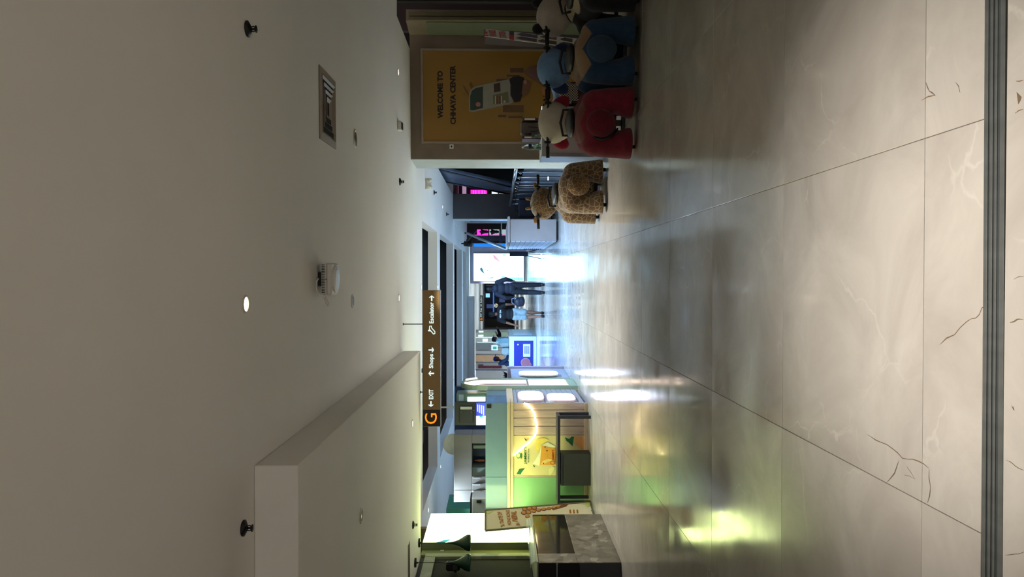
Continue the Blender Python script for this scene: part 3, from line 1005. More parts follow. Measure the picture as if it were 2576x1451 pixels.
def plush(label, loc, heading, scale, body, cloth, headm, bellym, ears, earm, cat='ride-on toy', straps=False, horns=False):
    t = thing('plush_ride', label, cat, (0, 0, 0), 'plush animal rides')
    prims = [('e', (0, 0.30, 0.43), (0.26, 0.45, 0.185)), ('e', (0, 0.05, 0.46), (0.235, 0.17, 0.165)), ('e', (0, 0.66, 0.48), (0.20, 0.2, 0.18))]
    for s in (-1, 1):
        prims += [('c', (s * 0.175, 0.06, 0.42), (s * 0.215, 0.03, 0.24), 0.15, 0.125), ('c', (s * 0.215, 0.03, 0.24), (s * 0.195, 0.0, 0.08), 0.125, 0.155),
                  ('c', (s * 0.18, 0.72, 0.40), (s * 0.195, 0.74, 0.08), 0.14, 0.13)]
    blob('body', prims, body, t, 0.022, 6, 0.5, 0.055)
    # neck and head
    blob('neck', [('c', (0, 0.74, 0.52), (0, 0.86, 0.68), 0.12, 0.10)], body, t, 0.02, 3)
    hp = [('e', (0, 0.92, 0.77), (0.228, 0.20, 0.185)), ('e', (0, 1.08, 0.71), (0.14, 0.15, 0.12)), ('e', (0, 0.84, 0.69), (0.19, 0.13, 0.12))]
    h = blob('head', hp, headm, t, 0.018, 5)
    for s in (-1, 1):
        if ears == 'flap':
            b = MB(); b.ball((s * 0.20, 0.93, 0.70), (0.075, 0.03, 0.11), Matrix.Rotation(s * -0.5, 3, 'Y')); b.build('ear', earm, t, True)
        elif ears == 'round':
            b = MB(); b.ball((s * 0.15, 0.90, 0.935), (0.065, 0.035, 0.065)); b.build('ear', earm, t, True)
        elif ears == 'leaf':
            b = MB(); b.ball((s * 0.215, 0.87, 0.86), (0.075, 0.02, 0.038), Matrix.Rotation(s * -0.5, 3, 'Y')); b.build('ear', earm, t, True)
            b = MB(); b.cap((s * 0.06, 0.92, 0.93), (s * 0.07, 0.92, 1.0), 0.02, 0.022); b.build('horn', earm, t, True)
        b = MB(); b.ball((s * 0.115, 1.075, 0.80), 0.024); b.build('eye', M_blackp, t, True)
    # haunch pad, cloth over the back, seat, belly band
    b = MB(); b.ball((0, -0.09, 0.375), (0.135, 0.085, 0.15), nu=24, nv=16); b.build('tail_pad', bellym, t, True)
    blob('back_cloth', [('e', (0, 0.34, 0.545), (0.21, 0.24, 0.085))], cloth, t, 0.018, 4)
    blob('seat', [('e', (0, 0.36, 0.635), (0.15, 0.2, 0.055))], M_seat, t, 0.014, 4)
    b = MB(); b.tube([(-0.13, 0.50, 0.62), (-0.13, 0.55, 0.70), (0, 0.56, 0.73), (0.13, 0.55, 0.70), (0.13, 0.50, 0.62)], 0.014, 8); b.build('seat_rim', M_black, t, True)
    # handlebar
    b = MB(); b.tube([(-0.36, 0.80, 0.845), (-0.2, 0.82, 0.85), (0.2, 0.82, 0.85), (0.36, 0.80, 0.845)], 0.013, 8)
    b.cyl((0, 0.82, 0.85), (0, 0.80, 0.55), 0.016, n=8)
    b.build('handlebar', M_blackp, t, True)
    for s in (-1, 1):
        b = MB(); b.cyl((s * 0.25, 0.812, 0.847), (s * 0.37, 0.799, 0.845), 0.021, n=12); b.build('grip', M_tyre, t, True)
        b = MB(); b.lathe([(0.035, 0), (0.042, 0.012 * 1), (0.03, 0.025)], (s * 0.195, 0.82, 0.85), 14, (s, 0, 0)); b.build('grip_collar', M_tyre, t, True)
    # wheeled frame
    b = MB()
    for y in (0.10, 0.70):
        b.bbox((-0.20, y - 0.02, 0.10), (0.20, y + 0.02, 0.14), 0.004)
    b.bbox((-0.03, 0.08, 0.10), (0.03, 0.72, 0.14), 0.004)
    b.build('chassis', M_black, t)
    for sx in (-1, 1):
        for y in (0.02, 0.74):
            b = MB(); b.cyl((sx * 0.225 - 0.016, y, 0.035), (sx * 0.225 + 0.016, y, 0.035), 0.035, n=18)
            w = b.build('wheel', M_tyre, t, True)
            b = MB(); b.bbox((sx * 0.225 - 0.022, y - 0.012, 0.035), (sx * 0.225 + 0.022, y + 0.012, 0.085), 0.003); b.build('fork', M_black, w)
    if straps:
        b = MB(); b.tube([(-0.13, -0.10, 0.44), (-0.155, -0.125, 0.36), (-0.12, -0.115, 0.26), (-0.05, -0.06, 0.2)], 0.012, 6); b.build('strap', M_black, t, True)
    t.scale = (scale * (0.97 if scale > 1 else 1.05), scale, scale)
    t.location = loc
    t.rotation_euler.z = -heading
    return t
R = math.radians
pk = Z(1601, 310, 0); bl = Z(1606, 128, 0); gf = Z(1525, 470, 0); pd = Z(1610, -58, 0)
plush('crimson plush ride with a cream head and black handlebar, next to the white counter', (pk.x, pk.y, 0), R(12), 1.0,
      two_tone('crimson_plush', (122, 28, 46), (118, 62, 58), 0.52), furm('rose_beige_plush', (112, 50, 50)), furm('cream_plush', (196, 186, 166), 0.06),
      furm('dark_red_plush', (108, 22, 40)), 'flap', furm('red_plush', (150, 20, 48)), straps=True)
plush('navy blue plush ride with a pale blue head, between the crimson ride and the panda', (bl.x, bl.y, 0), R(5), 1.02,
      two_tone('navy_plush', (32, 62, 90), (140, 112, 84), 0.50, 0.09, 0.15), furm('tan_plush', (124, 100, 78)), furm('sky_plush', (104, 140, 180), 0.1),
      furm('slate_blue_plush', (46, 70, 92)), 'flap', furm('dark_blue_plush', (38, 58, 98)))
plush('spotted brown giraffe plush ride with horns, before the pale wall end', (gf.x, gf.y, 0), R(-8), 1.0,
      GIR, GIR, GIRH, voronoi_mat('giraffe_belly', (92, 66, 36), (150, 122, 74), 19.0, 0.05, bump=0.4), 'leaf', furm('giraffe_ear', (150, 110, 70)))
plush('black panda plush ride with a cream head and black ears, at the right edge', (pd.x, pd.y, 0), R(-4), 1.03,
      two_tone('black_plush2', (12, 12, 14), (168, 154, 124), 0.56, 0.05, 0.12), furm('ivory_plush', (168, 154, 124), 0.08), furm('cream_grey_plush', (176, 164, 150), 0.06),
      furm('black_plush_b', (14, 14, 16)), 'round', furm('black_plush', (12, 12, 14)))

# ================================================================== COUNTER WITH CLUTTER BY THE POSTER
M_cab = mat('counter_white_panel', (176, 166, 166), 0.5, var=0.03)
ca = Z(1524, 394, 0)
cab = thing('display_counter', 'white counter with aluminium edges below the welcome poster', 'counter', (ca.x + 0.7, ca.y, 0))
CT = 0.84
cl, cr, cf = ca.x, ca.x + 0.66, ca.y
MB().bbox((cl + 0.04, cf + 0.02, 0.03), (cr, cf + 0.50, CT - 0.05), 0.004).build('body', M_cab, cab)
for q in (((cl, cf, 0), (cl + 0.045, cf + 0.02, CT)), ((cl + 0.045, cf, CT - 0.05), (cr, cf + 0.02, CT)), ((cl + 0.045, cf, 0), (cr, cf + 0.02, 0.05)), ((cl, cf + 0.02, 0), (cl + 0.04, cf + 0.50, CT))):
    MB().bbox(q[0], q[1], 0.004).build('edge_profile', M_alu, cab)
MB().bbox((cl + 0.04, cf + 0.02, CT - 0.05), (cr, cf + 0.50, CT), 0.003).build('top', M_white, cab)

# water bottle
M_pet = mat('clear_plastic', (200, 214, 206), 0.08, trans=0.92, ior=1.3, var=0.02)
bp = P(1368, 370, cf + 0.16); bx, by = bp.x, bp.y
t = thing('water_bottle', 'clear plastic water bottle with a white cap at the left end of the counter', 'bottle', (bx, by, CT))
b = MB(); b.lathe([(0.036, 0.0), (0.040, 0.01), (0.038, 0.03), (0.040, 0.045), (0.037, 0.06), (0.040, 0.075), (0.037, 0.09), (0.040, 0.105), (0.040, 0.17), (0.030, 0.205), (0.014, 0.228), (0.014, 0.24)], (bx, by, CT), 20)
b.build('body', M_pet, t, True)
b = MB(); b.lathe([(0.016, 0.232), (0.016, 0.256), (0.002, 0.257)], (bx, by, CT), 14); b.build('cap', M_white, t)
b = MB(); b.lathe([(0.0408, 0.125), (0.0408, 0.165)], (bx, by, CT), 20); b.build('label', mat('label_navy', (40, 44, 70), 0.5), t)
b = MB(); b.lathe([(0.033, 0.006), (0.033, 0.10), (0.002, 0.101)], (bx, by, CT), 16); b.build('water', mat('water', (170, 200, 180), 0.05, trans=0.9, ior=1.33), t, True)
# woven basket, folders, glass
kx = P(1368, 333, cf + 0.2).x
t = thing('wicker_basket', 'grey woven box holding pens on the counter', 'basket', (kx + 0.05, cf + 0.25, CT))
M_weave = mat('grey_weave', (92, 82, 76), 0.8, var=0.35, scale=80, stretch=(1, 1, 3))
MB().bbox((kx - 0.02, cf + 0.18, CT), (kx + 0.13, cf + 0.34, CT + 0.27), 0.012).build('body', M_weave, t)
for i, (dx, h, tl) in enumerate(((0.0, 0.12, 0.1), (0.05, 0.10, -0.2), (0.09, 0.13, 0.05))):
    b = MB(); b.cyl((kx + dx - 0.03, cf + 0.17, CT + 0.04), (kx + dx - 0.03 + tl * 0.1, cf + 0.16, CT + 0.04 + h), 0.006, n=6); b.build('pen', M_black, t)
for i, (dx, lab, c) in enumerate(((-0.075, 'dark ring folder standing next to the woven box', (58, 34, 30)), (0.165, 'brown ring folder standing right of the woven box', (66, 44, 34)))):
    t = thing('ring_folder', lab, 'folder', (kx + dx, cf + 0.26, CT), 'folders on the counter')
    MB().bbox((kx + dx - 0.02, cf + 0.16, CT), (kx + dx + 0.02, cf + 0.40, CT + 0.25), 0.004).build('cover', mat('folder_%d' % i, c, 0.5), t)
    MB().bbox((kx + dx - 0.008, cf + 0.157, CT + 0.08), (kx + dx + 0.012, cf + 0.161, CT + 0.22), 0.001).build('label', M_white, t)
t = thing('drinking_glass', 'clear drinking glass standing between the folder and the bottle', 'glass', (kx - 0.062, cf + 0.09, CT))
b = MB(); b.lathe([(0.026, 0.0), (0.036, 0.13), (0.033, 0.13), (0.024, 0.008), (0.001, 0.008)], (kx - 0.062, cf + 0.09, CT), 20); b.build('body', M_pet, t, True)
# folded cloths over the counter between the rides
M_denim = mat('denim', (112, 136, 164), 0.85, var=0.25, scale=5, bump=0.4, bscale=14)
def drape(name, label, m, x0, x1, yf, ztop, zbot, amp):
    b = MB(); nx, nz = 26, 22
    for j in range(nz + 1):
        for i in range(nx + 1):
            u, v = i / nx, j / nz
            if v < 0.3:
                y = yf + 0.30 * (1 - v / 0.3); z = ztop + 0.012 * math.sin(9 * u + 4 * v)
            else:
                y = yf - 0.012; z = ztop - (v - 0.3) / 0.7 * (ztop - zbot)
            a = amp * math.sin(u * 17 + v * 3) * min(1, v * 2)
            b.v.append(Vector((x0 + (x1 - x0) * u + 0.03 * v * math.sin(u * 5), y - abs(a), z + a * 0.3 + 0.02 * (1 - v))))
    for j in range(nz):
        for i in range(nx):
            k = j * (nx + 1) + i
            b.f.append((k, k + 1, k + nx + 2, k + nx + 1))
    o = b.build(name, m, None, True)
    s = o.modifiers.new('t', 'SOLIDIFY'); s.thickness = 0.006
    return tag(o, label, 'cloth')
dx0, dx1 = max(P(1430, 280, cf).x, cr + 0.045), P(1430, 205, cf).x
drape('denim_jacket', 'faded blue denim folded over the maroon cabinet between two plush rides', M_denim, dx0 - 0.02, dx1 + 0.02, cf, 0.655, 0.455, 0.02)
M_check = bpy.data.materials.new('check_cloth'); M_check.use_nodes = True
_n = M_check.node_tree; _c = _n.nodes.new('ShaderNodeTexChecker'); _c.inputs['Scale'].default_value = 60
_tc = _n.nodes.new('ShaderNodeTexCoord'); _n.links.new(_tc.outputs['Object'], _c.inputs['Vector'])
_c.inputs['Color1'].default_value = lin((190, 178, 160)); _c.inputs['Color2'].default_value = lin((40, 32, 28))
_n.links.new(_c.outputs['Color'], _n.nodes['Principled BSDF'].inputs['Base Color'])
drape('checked_cloth', 'black and cream checked cloth hanging below the denim on the cabinet', M_check, dx0 + 0.01, dx1 - 0.01, cf - 0.022, 0.60, 0.37, 0.006)
M_maroon = mat('maroon_wood', (70, 34, 32), 0.6, var=0.3, scale=9)
t = thing('low_cabinet', 'low maroon cabinet on short legs behind the crimson and blue rides', 'cabinet', ((dx0 + dx1) / 2, cf + 0.2, 0))
MB().bbox((dx0, cf + 0.012, 0.15), (dx1, cf + 0.36, 0.60), 0.006).build('body', M_maroon, t)
MB().bbox((dx0 + 0.02, cf + 0.004, 0.18), ((dx0 + dx1) / 2 - 0.005, cf + 0.012, 0.57), 0.003).build('door', mat('maroon_door', (84, 44, 40), 0.6), t)
MB().bbox(((dx0 + dx1) / 2 + 0.005, cf + 0.004, 0.18), (dx1 - 0.02, cf + 0.012, 0.57), 0.003).build('door', mat('maroon_door', (84, 44, 40), 0.6), t)
for x in (dx0 + 0.03, dx1 - 0.03):
    for y in (cf + 0.04, cf + 0.32):
        MB().cyl((x, y, 0), (x, y, 0.15), 0.018, n=10).build('leg', M_black, t)

# ================================================================== STANDEE
M_card = mat('standee_card', (226, 222, 208), 0.5, var=0.02)
M_red = mat('standee_red', (206, 36, 24), 0.5)
q = [P(1222, 92, 9.75), P(1445, 121, 9.75), P(1440, 96, 9.95), P(1218, 73, 9.95)]
st = Plane(q[0], q[3] - q[0], q[0] - q[1])
stand = thing('standee', 'slanting white and red standee board behind the panda ride', 'advert stand', (P(1500, 112, 9.85).x, 9.85, 0))
W_ = (q[3] - q[0]).length
LL = st.uv(1222, 92)
def sslab(name, pts, m, t=0.004, w=0.0):
    return slab(name, st, pts, m, stand, t, w)
b = MB(); zz = q[0].z / st.v.z
b.prism([st.at(0, 0, -0.002), st.at(W_, 0, -0.002), st.at(W_, -zz * 1.0 + 0.02, -0.002), st.at(0, -zz * 1.0 + 0.02, -0.002)], st.n * -0.10)
b.build('case', mat('standee_case', (70, 60, 62), 0.6), stand)
ed = lambda x: (92 + (x - 1222) * 29 / 223, 73 + (x - 1218) * 23 / 222)
def sband(x0, x1, m, name, i0=0.0, i1=1.0, w=0.0):
    a0, a1 = ed(x0), ed(x1)
    f = lambda a, k: a[0] + (a[1] - a[0]) * k
    return sslab(name, [(x0, f(a0, i0)), (x1, f(a1, i0)), (x1, f(a1, i1)), (x0, f(a0, i1))], m, 0.004, w)
sband(1219, 1281, M_card, 'header')
sband(1281, 1293, M_red, 'red_band', 0.0, 0.55)
sband(1293, 1470, M_card, 'picture_board')
for x0, x1, a, bb in ((1219, 1226, 0.35, 0.62), (1219, 1228, 0.0, 0.2), (1219, 1222, 0.75, 0.9)):
    sband(x0, x1, M_red, 'printed_flag', a, bb, 0.004)
for s_, b0, c0 in (('FUN RIDE', 1250, 1232), ('STATION', 1275, 1257)):
    a0 = st.px(b0, ed(b0)[0] - 2.5, 0.0045)
    text(s_, 'lettering', M_red, stand, a0, st.u, st.v, W_ * 0.82, (st.px(c0, ed(c0)[0] - 2.5) - st.px(b0, ed(b0)[0] - 2.5)).length, 0.03, 0.002)
for i, (x0, x1, a, bb, c) in enumerate(((1300, 1352, 0.55, 0.9, (84, 78, 96)), (1298, 1350, 0.1, 0.45, (78, 64, 70)), (1358, 1400, 0.6, 0.92, (112, 92, 60)), (1352, 1400, 0.08, 0.42, (50, 42, 34)),
                                        (1408, 1440, 0.55, 0.9, (70, 64, 56)), (1406, 1440, 0.1, 0.42, (64, 70, 60)))):
    a0, a1 = ed(x0), ed(x1)
    f = lambda A, k: A[0] + (A[1] - A[0]) * k
    m_ = mat('ride_photo_%d' % i, c, 0.4, var=0.6, scale=14)
    sslab('printed_picture', [(x0, f(a0, (a + bb) / 2)), (x0 + 12, f(a0, bb)), (x1, f(a1, bb)), (x1, f(a1, a)), (x0 + 10, f(a0, a))], m_, 0.002, 0.004)
# ================================================================== STONE COUNTER, LEFT FOREGROUND
M_stone = cell_mat('grey_stone', [(72, 66, 54), (108, 101, 86), (122, 115, 100), (132, 125, 110), (186, 178, 160)], 13.0, 0.4)
M_stonetop = cell_mat('pale_stone', [(120, 124, 104), (150, 156, 132), (176, 182, 156)], 7.0, 0.3)
M_smoke = mat('smoked_glass', (40, 38, 30), 0.06, var=0.1)
sc0 = Z(1563, 1405, 0); sc1 = Z(1511, 1300, 0)
SX = (sc0.x + sc1.x) / 2
SY0, SY1 = sc0.y, sc1.y
ST = 0.968
scn = thing('stone_counter', 'grey stone food counter with a glass display and dark front, lower left corner', 'counter', (SX - 0.3, (SY0 + SY1) / 2, 0))
BX = -3.77
MB().bbox((SX - 0.03, SY0, 0), (SX, SY1, 0.50), 0.004).build('stone_panel', M_stone, scn)
MB().bbox((SX - 0.03, SY0, 0.502), (SX, SY0 + 0.28, ST - 0.022), 0.004).build('stone_post', M_stone, scn)
MB().bbox((SX - 0.012, SY0 + 0.28, 0.50), (SX - 0.006, SY1, ST - 0.03), 0.001).build('glass', M_smoke, scn)
MB().bbox((SX - 0.02, SY0 + 0.28, 0.715), (SX, SY1, 0.745), 0.003).build('glass_rail', M_black, scn)
MB().bbox((SX - 0.02, SY1 - 0.04, 0.50), (SX, SY1, ST - 0.03), 0.003).build('end_post', M_black, scn)
MB().bbox((BX, SY0 + 0.05, 0.0), (SX - 0.06, SY1, 0.9), 0.004).build('core', mat('counter_core', (44, 38, 32), 0.7), scn)
MB().bbox((BX, SY0, ST - 0.02), (SX + 0.01, SY1, ST), 0.004).build('worktop', M_stonetop, scn)
M_front = mat('front_panel_grey', (62, 62, 66), 0.5)
M_frontb = mat('front_panel_black', (24, 20, 20), 0.3)
fx = SX - 0.9
MB().bbox((fx, SY0 - 0.004, 0.0), (SX - 0.006, SY0 + 0.03, 0.478), 0.003).build('kick_panel', M_front, scn)
MB().bbox((fx, SY0 - 0.002, 0.482), (SX - 0.006, SY0 + 0.03, 0.725), 0.003).build('front_panel', M_frontb, scn)
MB().bbox((fx, SY0 - 0.004, 0.728), (SX - 0.006, SY0 + 0.03, 0.745), 0.002).build('front_rail', M_alu, scn)
MB().bbox((fx, SY0 - 0.002, 0.748), (SX - 0.006, SY0 + 0.03, ST - 0.022), 0.003).build('front_panel', M_frontb, scn)
# curved glass guard on the counter
b = MB()
gp = [(SX - 0.02, 0), (SX - 0.03, 0.03), (SX - 0.06, 0.055), (SX - 0.1, 0.06)]
for i in range(len(gp) - 1):
    (x0, z0), (x1, z1) = gp[i], gp[i + 1]
    b.prism([(x0, SY0 + 0.1, ST + z0), (x1, SY0 + 0.1, ST + z1), (x1, SY0 + 0.1, ST + z1 + 0.006), (x0, SY0 + 0.1, ST + z0 + 0.006)], (0, SY1 - SY0 - 0.15, 0))
o = b.build('glass_guard', mat('clear_glass', (210, 230, 215), 0.05, alpha=0.25), scn)
# stone surround and dark panel on the wall behind the counter
M_panelk = cell_mat('dark_slate', [(20, 20, 20), (27, 27, 27), (36, 36, 35)], 2.5, 0.8)
t = thing('stone_surround', 'pale stone surround with a dark slate panel on the wall behind the counter', 'wall panel', (-3.8, 8.0, ST))
WXS = -3.745
j0, j1 = X(1150, 1399, WXS).y, X(1150, 1390.5, WXS).y
lz = X(1070, 1394, WXS).z
MB().bbox((-3.815, j0, ST + 0.001), (WXS, j1, lz), 0.006).build('jamb', M_stonetop, t)
MB().bbox((-3.815, 6.1, lz - 0.14), (WXS, j0 - 0.002, lz), 0.006).build('lintel', M_stonetop, t)
MB().bbox((-3.815, 6.1, ST + 0.001), (WXS - 0.04, j0 - 0.002, lz - 0.142), 0.004).build('slate_panel', M_panelk, t)
tg = X(1112, 1384, -3.789)
tag(MB().bbox((-3.79, tg.y - 0.02, tg.z - 0.025), (-3.785, tg.y + 0.02, tg.z + 0.025), 0.001).build('wall_tag', M_white), 'tiny white tag on the wall strip near the light box', 'tag')

# ---- backlit advert on the left wall
LBX = -3.685
M_glow = emit('lightbox_white', (236, 255, 172), 7.5)
lb = [X(1063, 1365, LBX), X(1083, 1291, LBX)]
LY0, LY1 = lb[0].y, lb[1].y
LZ1 = (lb[0].z + lb[1].z) / 2
box = thing('light_box', 'big glowing white light box on the left wall above the stone counter', 'light box', (LBX, LY0, 0.95))
MB().bbox((-3.788, LY0, 0.95), (LBX - 0.004, LY1, LZ1), 0.003).build('case', mat('lightbox_case', (96, 104, 84), 0.5), box)
lp = Plane((LBX, LY0, 1), (0, 1, 0), (0, 0, 1))
MB().bbox((LBX - 0.004, LY0 + 0.006, 0.96), (LBX, LY1 - 0.006, LZ1 - 0.006), 0.001).build('face', M_glow, box)
M_teal = emit('print_teal', (40, 170, 170), 0.7)
slab('printed_leaf', lp, [(1098, 1364), (1118, 1358), (1136, 1356), (1125, 1362), (1120, 1364.5)], M_teal, box, 0.002)
M_faint = emit('print_faint', (215, 220, 205), 0.8)
for q in ([(1125, 1322), (1129, 1319), (1131, 1323), (1129, 1322)], [(1124, 1330), (1128, 1328), (1127, 1331)], [(1143, 1322), (1145, 1320), (1145, 1324)],
          [(1143, 1331), (1144, 1329), (1145, 1332)], [(1149, 1335), (1152, 1335), (1151, 1338)], [(1142, 1294), (1145, 1293), (1144, 1296)]):
    slab('printed_mark', lp, q, M_faint, box, 0.002)

# ---- leaning banner
TL, TR, BR = P(1221, 1334.5, 9.97), P(1221, 1283.6, 10.45), P(1485, 1262.6, 10.98)
bn = Plane(TL, TR - TL, TL - (TL + BR - TR))
BW = (TR - TL).length
BH = (TL - BR).dot(bn.v)
M_ban = mat('banner_cream', (232, 220, 180), 0.45, var=0.03)
M_banf = mat('banner_frame', (112, 106, 78), 0.4)
ban = thing('banner_stand', 'tilted cream banner praising a snack, standing between light box and tea kiosk', 'banner', (BR.x, BR.y - 0.2, 0))
# quad in the banner plane
def bpx(x, y, w=0.0): return bn.px(x, y, w)
LR = TR - TL
quad = [TL, TR, BR, TL + BR - TR]
b = MB(); b.prism(quad, bn.n * -0.02); b.build('board', M_ban, ban)
for a, c in ((0, 1), (1, 2), (2, 3), (3, 0)):
    p, q_ = quad[a], quad[c]
    d_ = (q_ - p).normalized(); s_ = d_.cross(bn.n) * 0.012
    b = MB(); b.prism([p + s_, q_ + s_, q_ - s_, p - s_], bn.n * 0.008); b.build('frame_bar', M_banf, ban)
MB().tube([BR - LR * 0.5 + Vector((0, 0, 0.02)), BR - LR * 0.5 + Vector((-0.03, 0.05, -BR.z + 0.01))], 0.012).build('foot', M_black, ban)
M_brown = mat('banner_brown', (170, 104, 30), 0.5)
M_orange2 = mat('snack_orange', (206, 140, 62), 0.5, var=0.3, scale=20)
M_orange3 = mat('snack_brown', (136, 76, 30), 0.5, var=0.3, scale=20)
def btext(s, p0, p1, capx, name='lettering', bold=0.03):
    a, e = bpx(*p0, 0.002), bpx(*p1, 0.002)
    u = (e - a).normalized()
    h = (bpx(capx, p0[1], 0.002) - a)
    v = (h - u * h.dot(u))
    text(s, name, M_brown, ban, a, u, v, (e - a).length, v.length * 1.0, bold, 0.002, shear=0.0)
btext('"A TASTE OF', (1271, 1326), (1261, 1288), 1260)
btext('HONG KONG,', (1288, 1321), (1283, 1283), 1277)
btext('NEPAL', (1303, 1312), (1299, 1286), 1288, bold=0.05)
btext('IN', (1309, 1322), (1307, 1315), 1299)
def bslab(name, pts, m, w=0.001): return slab(name, bn, pts, m, ban, 0.003, w)
for x, y, rx, ry in ((1320, 1281, 7, 5), (1332, 1279, 7, 5), (1344, 1278, 7, 4.5), (1318, 1290, 7, 5), (1330, 1289, 7, 5), (1343, 1286, 6, 4), (1355, 1283, 7, 4), (1368, 1281, 7, 4),
                     (1381, 1279, 6, 3.5), (1393, 1277, 6, 3), (1327, 1299, 6, 4), (1404, 1275, 6, 3)):
    bslab('printed_waffle', oval(x, y, rx, ry, 14), M_orange3, 0.001)
    bslab('printed_waffle', oval(x - 0.5, y, rx * 0.72, ry * 0.7, 14), M_orange2, 0.004)
bslab('printed_cup', [(1386, 1279), (1420, 1268), (1432, 1267), (1424, 1274), (1392, 1283)], M_orange3)
bslab('printed_leaf', [(1223, 1285), (1240, 1285), (1232, 1291), (1224, 1292)], mat('leaf_lime', (200, 212, 110), 0.5))
bslab('printed_leaf', [(1470, 1264), (1482, 1263.5), (1485, 1272), (1477, 1276)], mat('leaf_lime', (200, 212, 110), 0.5))
for x in (1433, 1442, 1451):
    bslab('printed_caption', [(x, 1291), (x - 1, 1282), (x + 3, 1282), (x + 4, 1291)], M_brown)

# ================================================================== PENDANT LAMPS
M_shade = mat('pendant_green', (30, 62, 46), 0.18, var=0.1)
def pendant(px, py, label, drop):
    p = Z(px, py, SOF); p.z = SOF
    q = P(1184, py, p.y)
    t = thing('pendant_lamp', label, 'pendant lamp', p, 'bell pendant lamps')
    b = MB(); b.lathe([(0.058, 0), (0.058, -0.022), (0.012, -0.022), (0.010, -0.045), (0.004, -0.047)], p, 24); b.build('canopy', M_black, t, True)
    ztop = q.z + 0.34
    b = MB(); b.cyl(p + Vector((0, 0, -0.03)), (p.x, p.y, ztop), 0.0045, n=8); b.build('cord', M_black, t)
    prof = [(0.005, 0.34), (0.009, 0.30), (0.015, 0.25), (0.026, 0.20), (0.044, 0.155), (0.069, 0.112), (0.092, 0.075), (0.104, 0.042), (0.106, 0.018), (0.100, 0.0), (0.095, 0.0), (0.100, 0.02), (0.097, 0.042), (0.085, 0.075), (0.06, 0.112), (0.03, 0.16), (0.004, 0.2)]
    b = MB(); b.lathe([(r, h) for r, h in prof], (q.x, p.y, q.z), 28); b.build('shade', M_shade, t, True)
    b = MB(); b.ball((q.x, p.y, q.z + 0.06), 0.03); b.build('bulb', M_white, t, True)
pendant(1053, 1365, 'dark green bell pendant hanging before the glowing light box', 0.3)
pendant(1043, 1415, 'dark bell pendant lamp hanging before the black slate panel', 0.3)
# lamp-like black camera bracket behind the second pendant
sp_ = P(1145, 1430, 9.3)
t = thing('wall_speaker', 'black wall speaker fixed beside the second bell pendant', 'speaker', sp_)
MB().bbox((sp_.x - 0.04, 9.3, sp_.z - 0.06), (sp_.x + 0.07, 9.42, sp_.z + 0.12), 0.02).build('body', M_black, t)
MB().bbox((sp_.x - 0.02, 9.292, sp_.z - 0.03), (sp_.x + 0.05, 9.30, sp_.z + 0.03), 0.004).build('grille', M_dkgrey, t)
MB().bbox((-3.77, 9.34, sp_.z - 0.02), (sp_.x - 0.03, 9.38, sp_.z + 0.02), 0.004).build('arm', M_black, t)

# ================================================================== TEA KIOSK
KY = Z(1478, 1150, 0).y                     # front face depth
KX = Z(1478, 1013, 0).x                     # right corner
KL = -4.35
kf = Plane((0, KY, 0), (1, 0, 0), (0, 0, 1))
KYB = 15.7
zt = lambda px, d=KY: P(px, 1150, d).z
kxp = lambda py, d=KY: P(1350, py, d).x
kiosk = thing('tea_kiosk', 'bubble tea kiosk with wooden plank front, yellow poster and green glass screen', 'kiosk', ((KX + KL) / 2, KY + 1, 0))
M_plank = mat('pale_oak', (200, 176, 168), 0.5, var=0.14, scale=5, stretch=(8, 8, 1))
M_plankh = mat('oak_counter', (204, 184, 156), 0.45, var=0.14, scale=5, stretch=(1, 8, 8))
M_lime = mat('lime_panel', (135, 186, 138), 0.4, var=0.03)
M_yel = mat('poster_yellow', (228, 212, 160), 0.4, var=0.05, scale=2)
M_gap = mat('plank_gap', (60, 46, 38), 0.8)
MB().box((KL, KY + 0.03, 0.0), (KX - 0.03, KY + 0.10, zt(1292))).build('carcass', M_gap, kiosk)
ztop, zbase = zt(1292), zt(1470)
edges = [1013, 1031, 1051, 1072, 1094.5]
for i in range(4):
    MB().bbox((kxp(edges[i + 1]) + 0.004, KY, zbase), (kxp(edges[i]) - 0.004, KY + 0.03, ztop), 0.004).build('plank', M_plank, kiosk)
MB().bbox((kxp(1197), KY + 0.004, zbase), (kxp(1095), KY + 0.03, ztop), 0.003).build('poster_panel', M_yel, kiosk)
MB().bbox((kxp(1199.5), KY - 0.004, zbase), (kxp(1197), KY + 0.03, ztop), 0.003).build('divider', M_plank, kiosk)
MB().bbox((KL, KY + 0.002, zbase), (kxp(1200), KY + 0.03, ztop), 0.003).build('lime_panel', M_lime, kiosk)
MB().bbox((KL, KY - 0.012, 0.0), (KX, KY + 0.03, zbase), 0.004).build('baseboard', M_plankh, kiosk)
for a, c, n in ((1292, 1284, 0.02), (1283.5, 1276, 0.03)):
    MB().bbox((KL, KY - n, zt(a)), (KX + 0.02, KY + 0.30, zt(c)), 0.005).build('counter_board', M_plankh, kiosk)
MB().bbox((KL, KY + 0.30, zt(1290)), (KX, KY + 0.75, zt(1276)), 0.004).build('worktop', M_alu, kiosk)
# green glass screen above the counter
M_gglass = mat('sage_glass', (114, 140, 166), 0.08, var=0.04, alpha=0.82)
zs0, zs1 = zt(1275.6), zt(1221.5)
gx = [kxp(1285), kxp(1200), kxp(1013)]
for i in range(2):
    MB().bbox((gx[i] + 0.003, KY + 0.02, zs0), (gx[i + 1] - 0.003, KY + 0.032, zs1), 0.002).build('glass_screen', M_gglass, kiosk)
MB().bbox((KX - 0.035, KY + 0.04, zs0), (KX - 0.023, KY + 1.6, zs1), 0.002).build('glass_screen', M_gglass, kiosk)
MB().bbox((KX - 0.08, KY + 0.005, zs1 - 0.09), (KX - 0.02, KY + 0.05, zs1 - 0.02), 0.004).build('glass_clamp', M_black, kiosk)
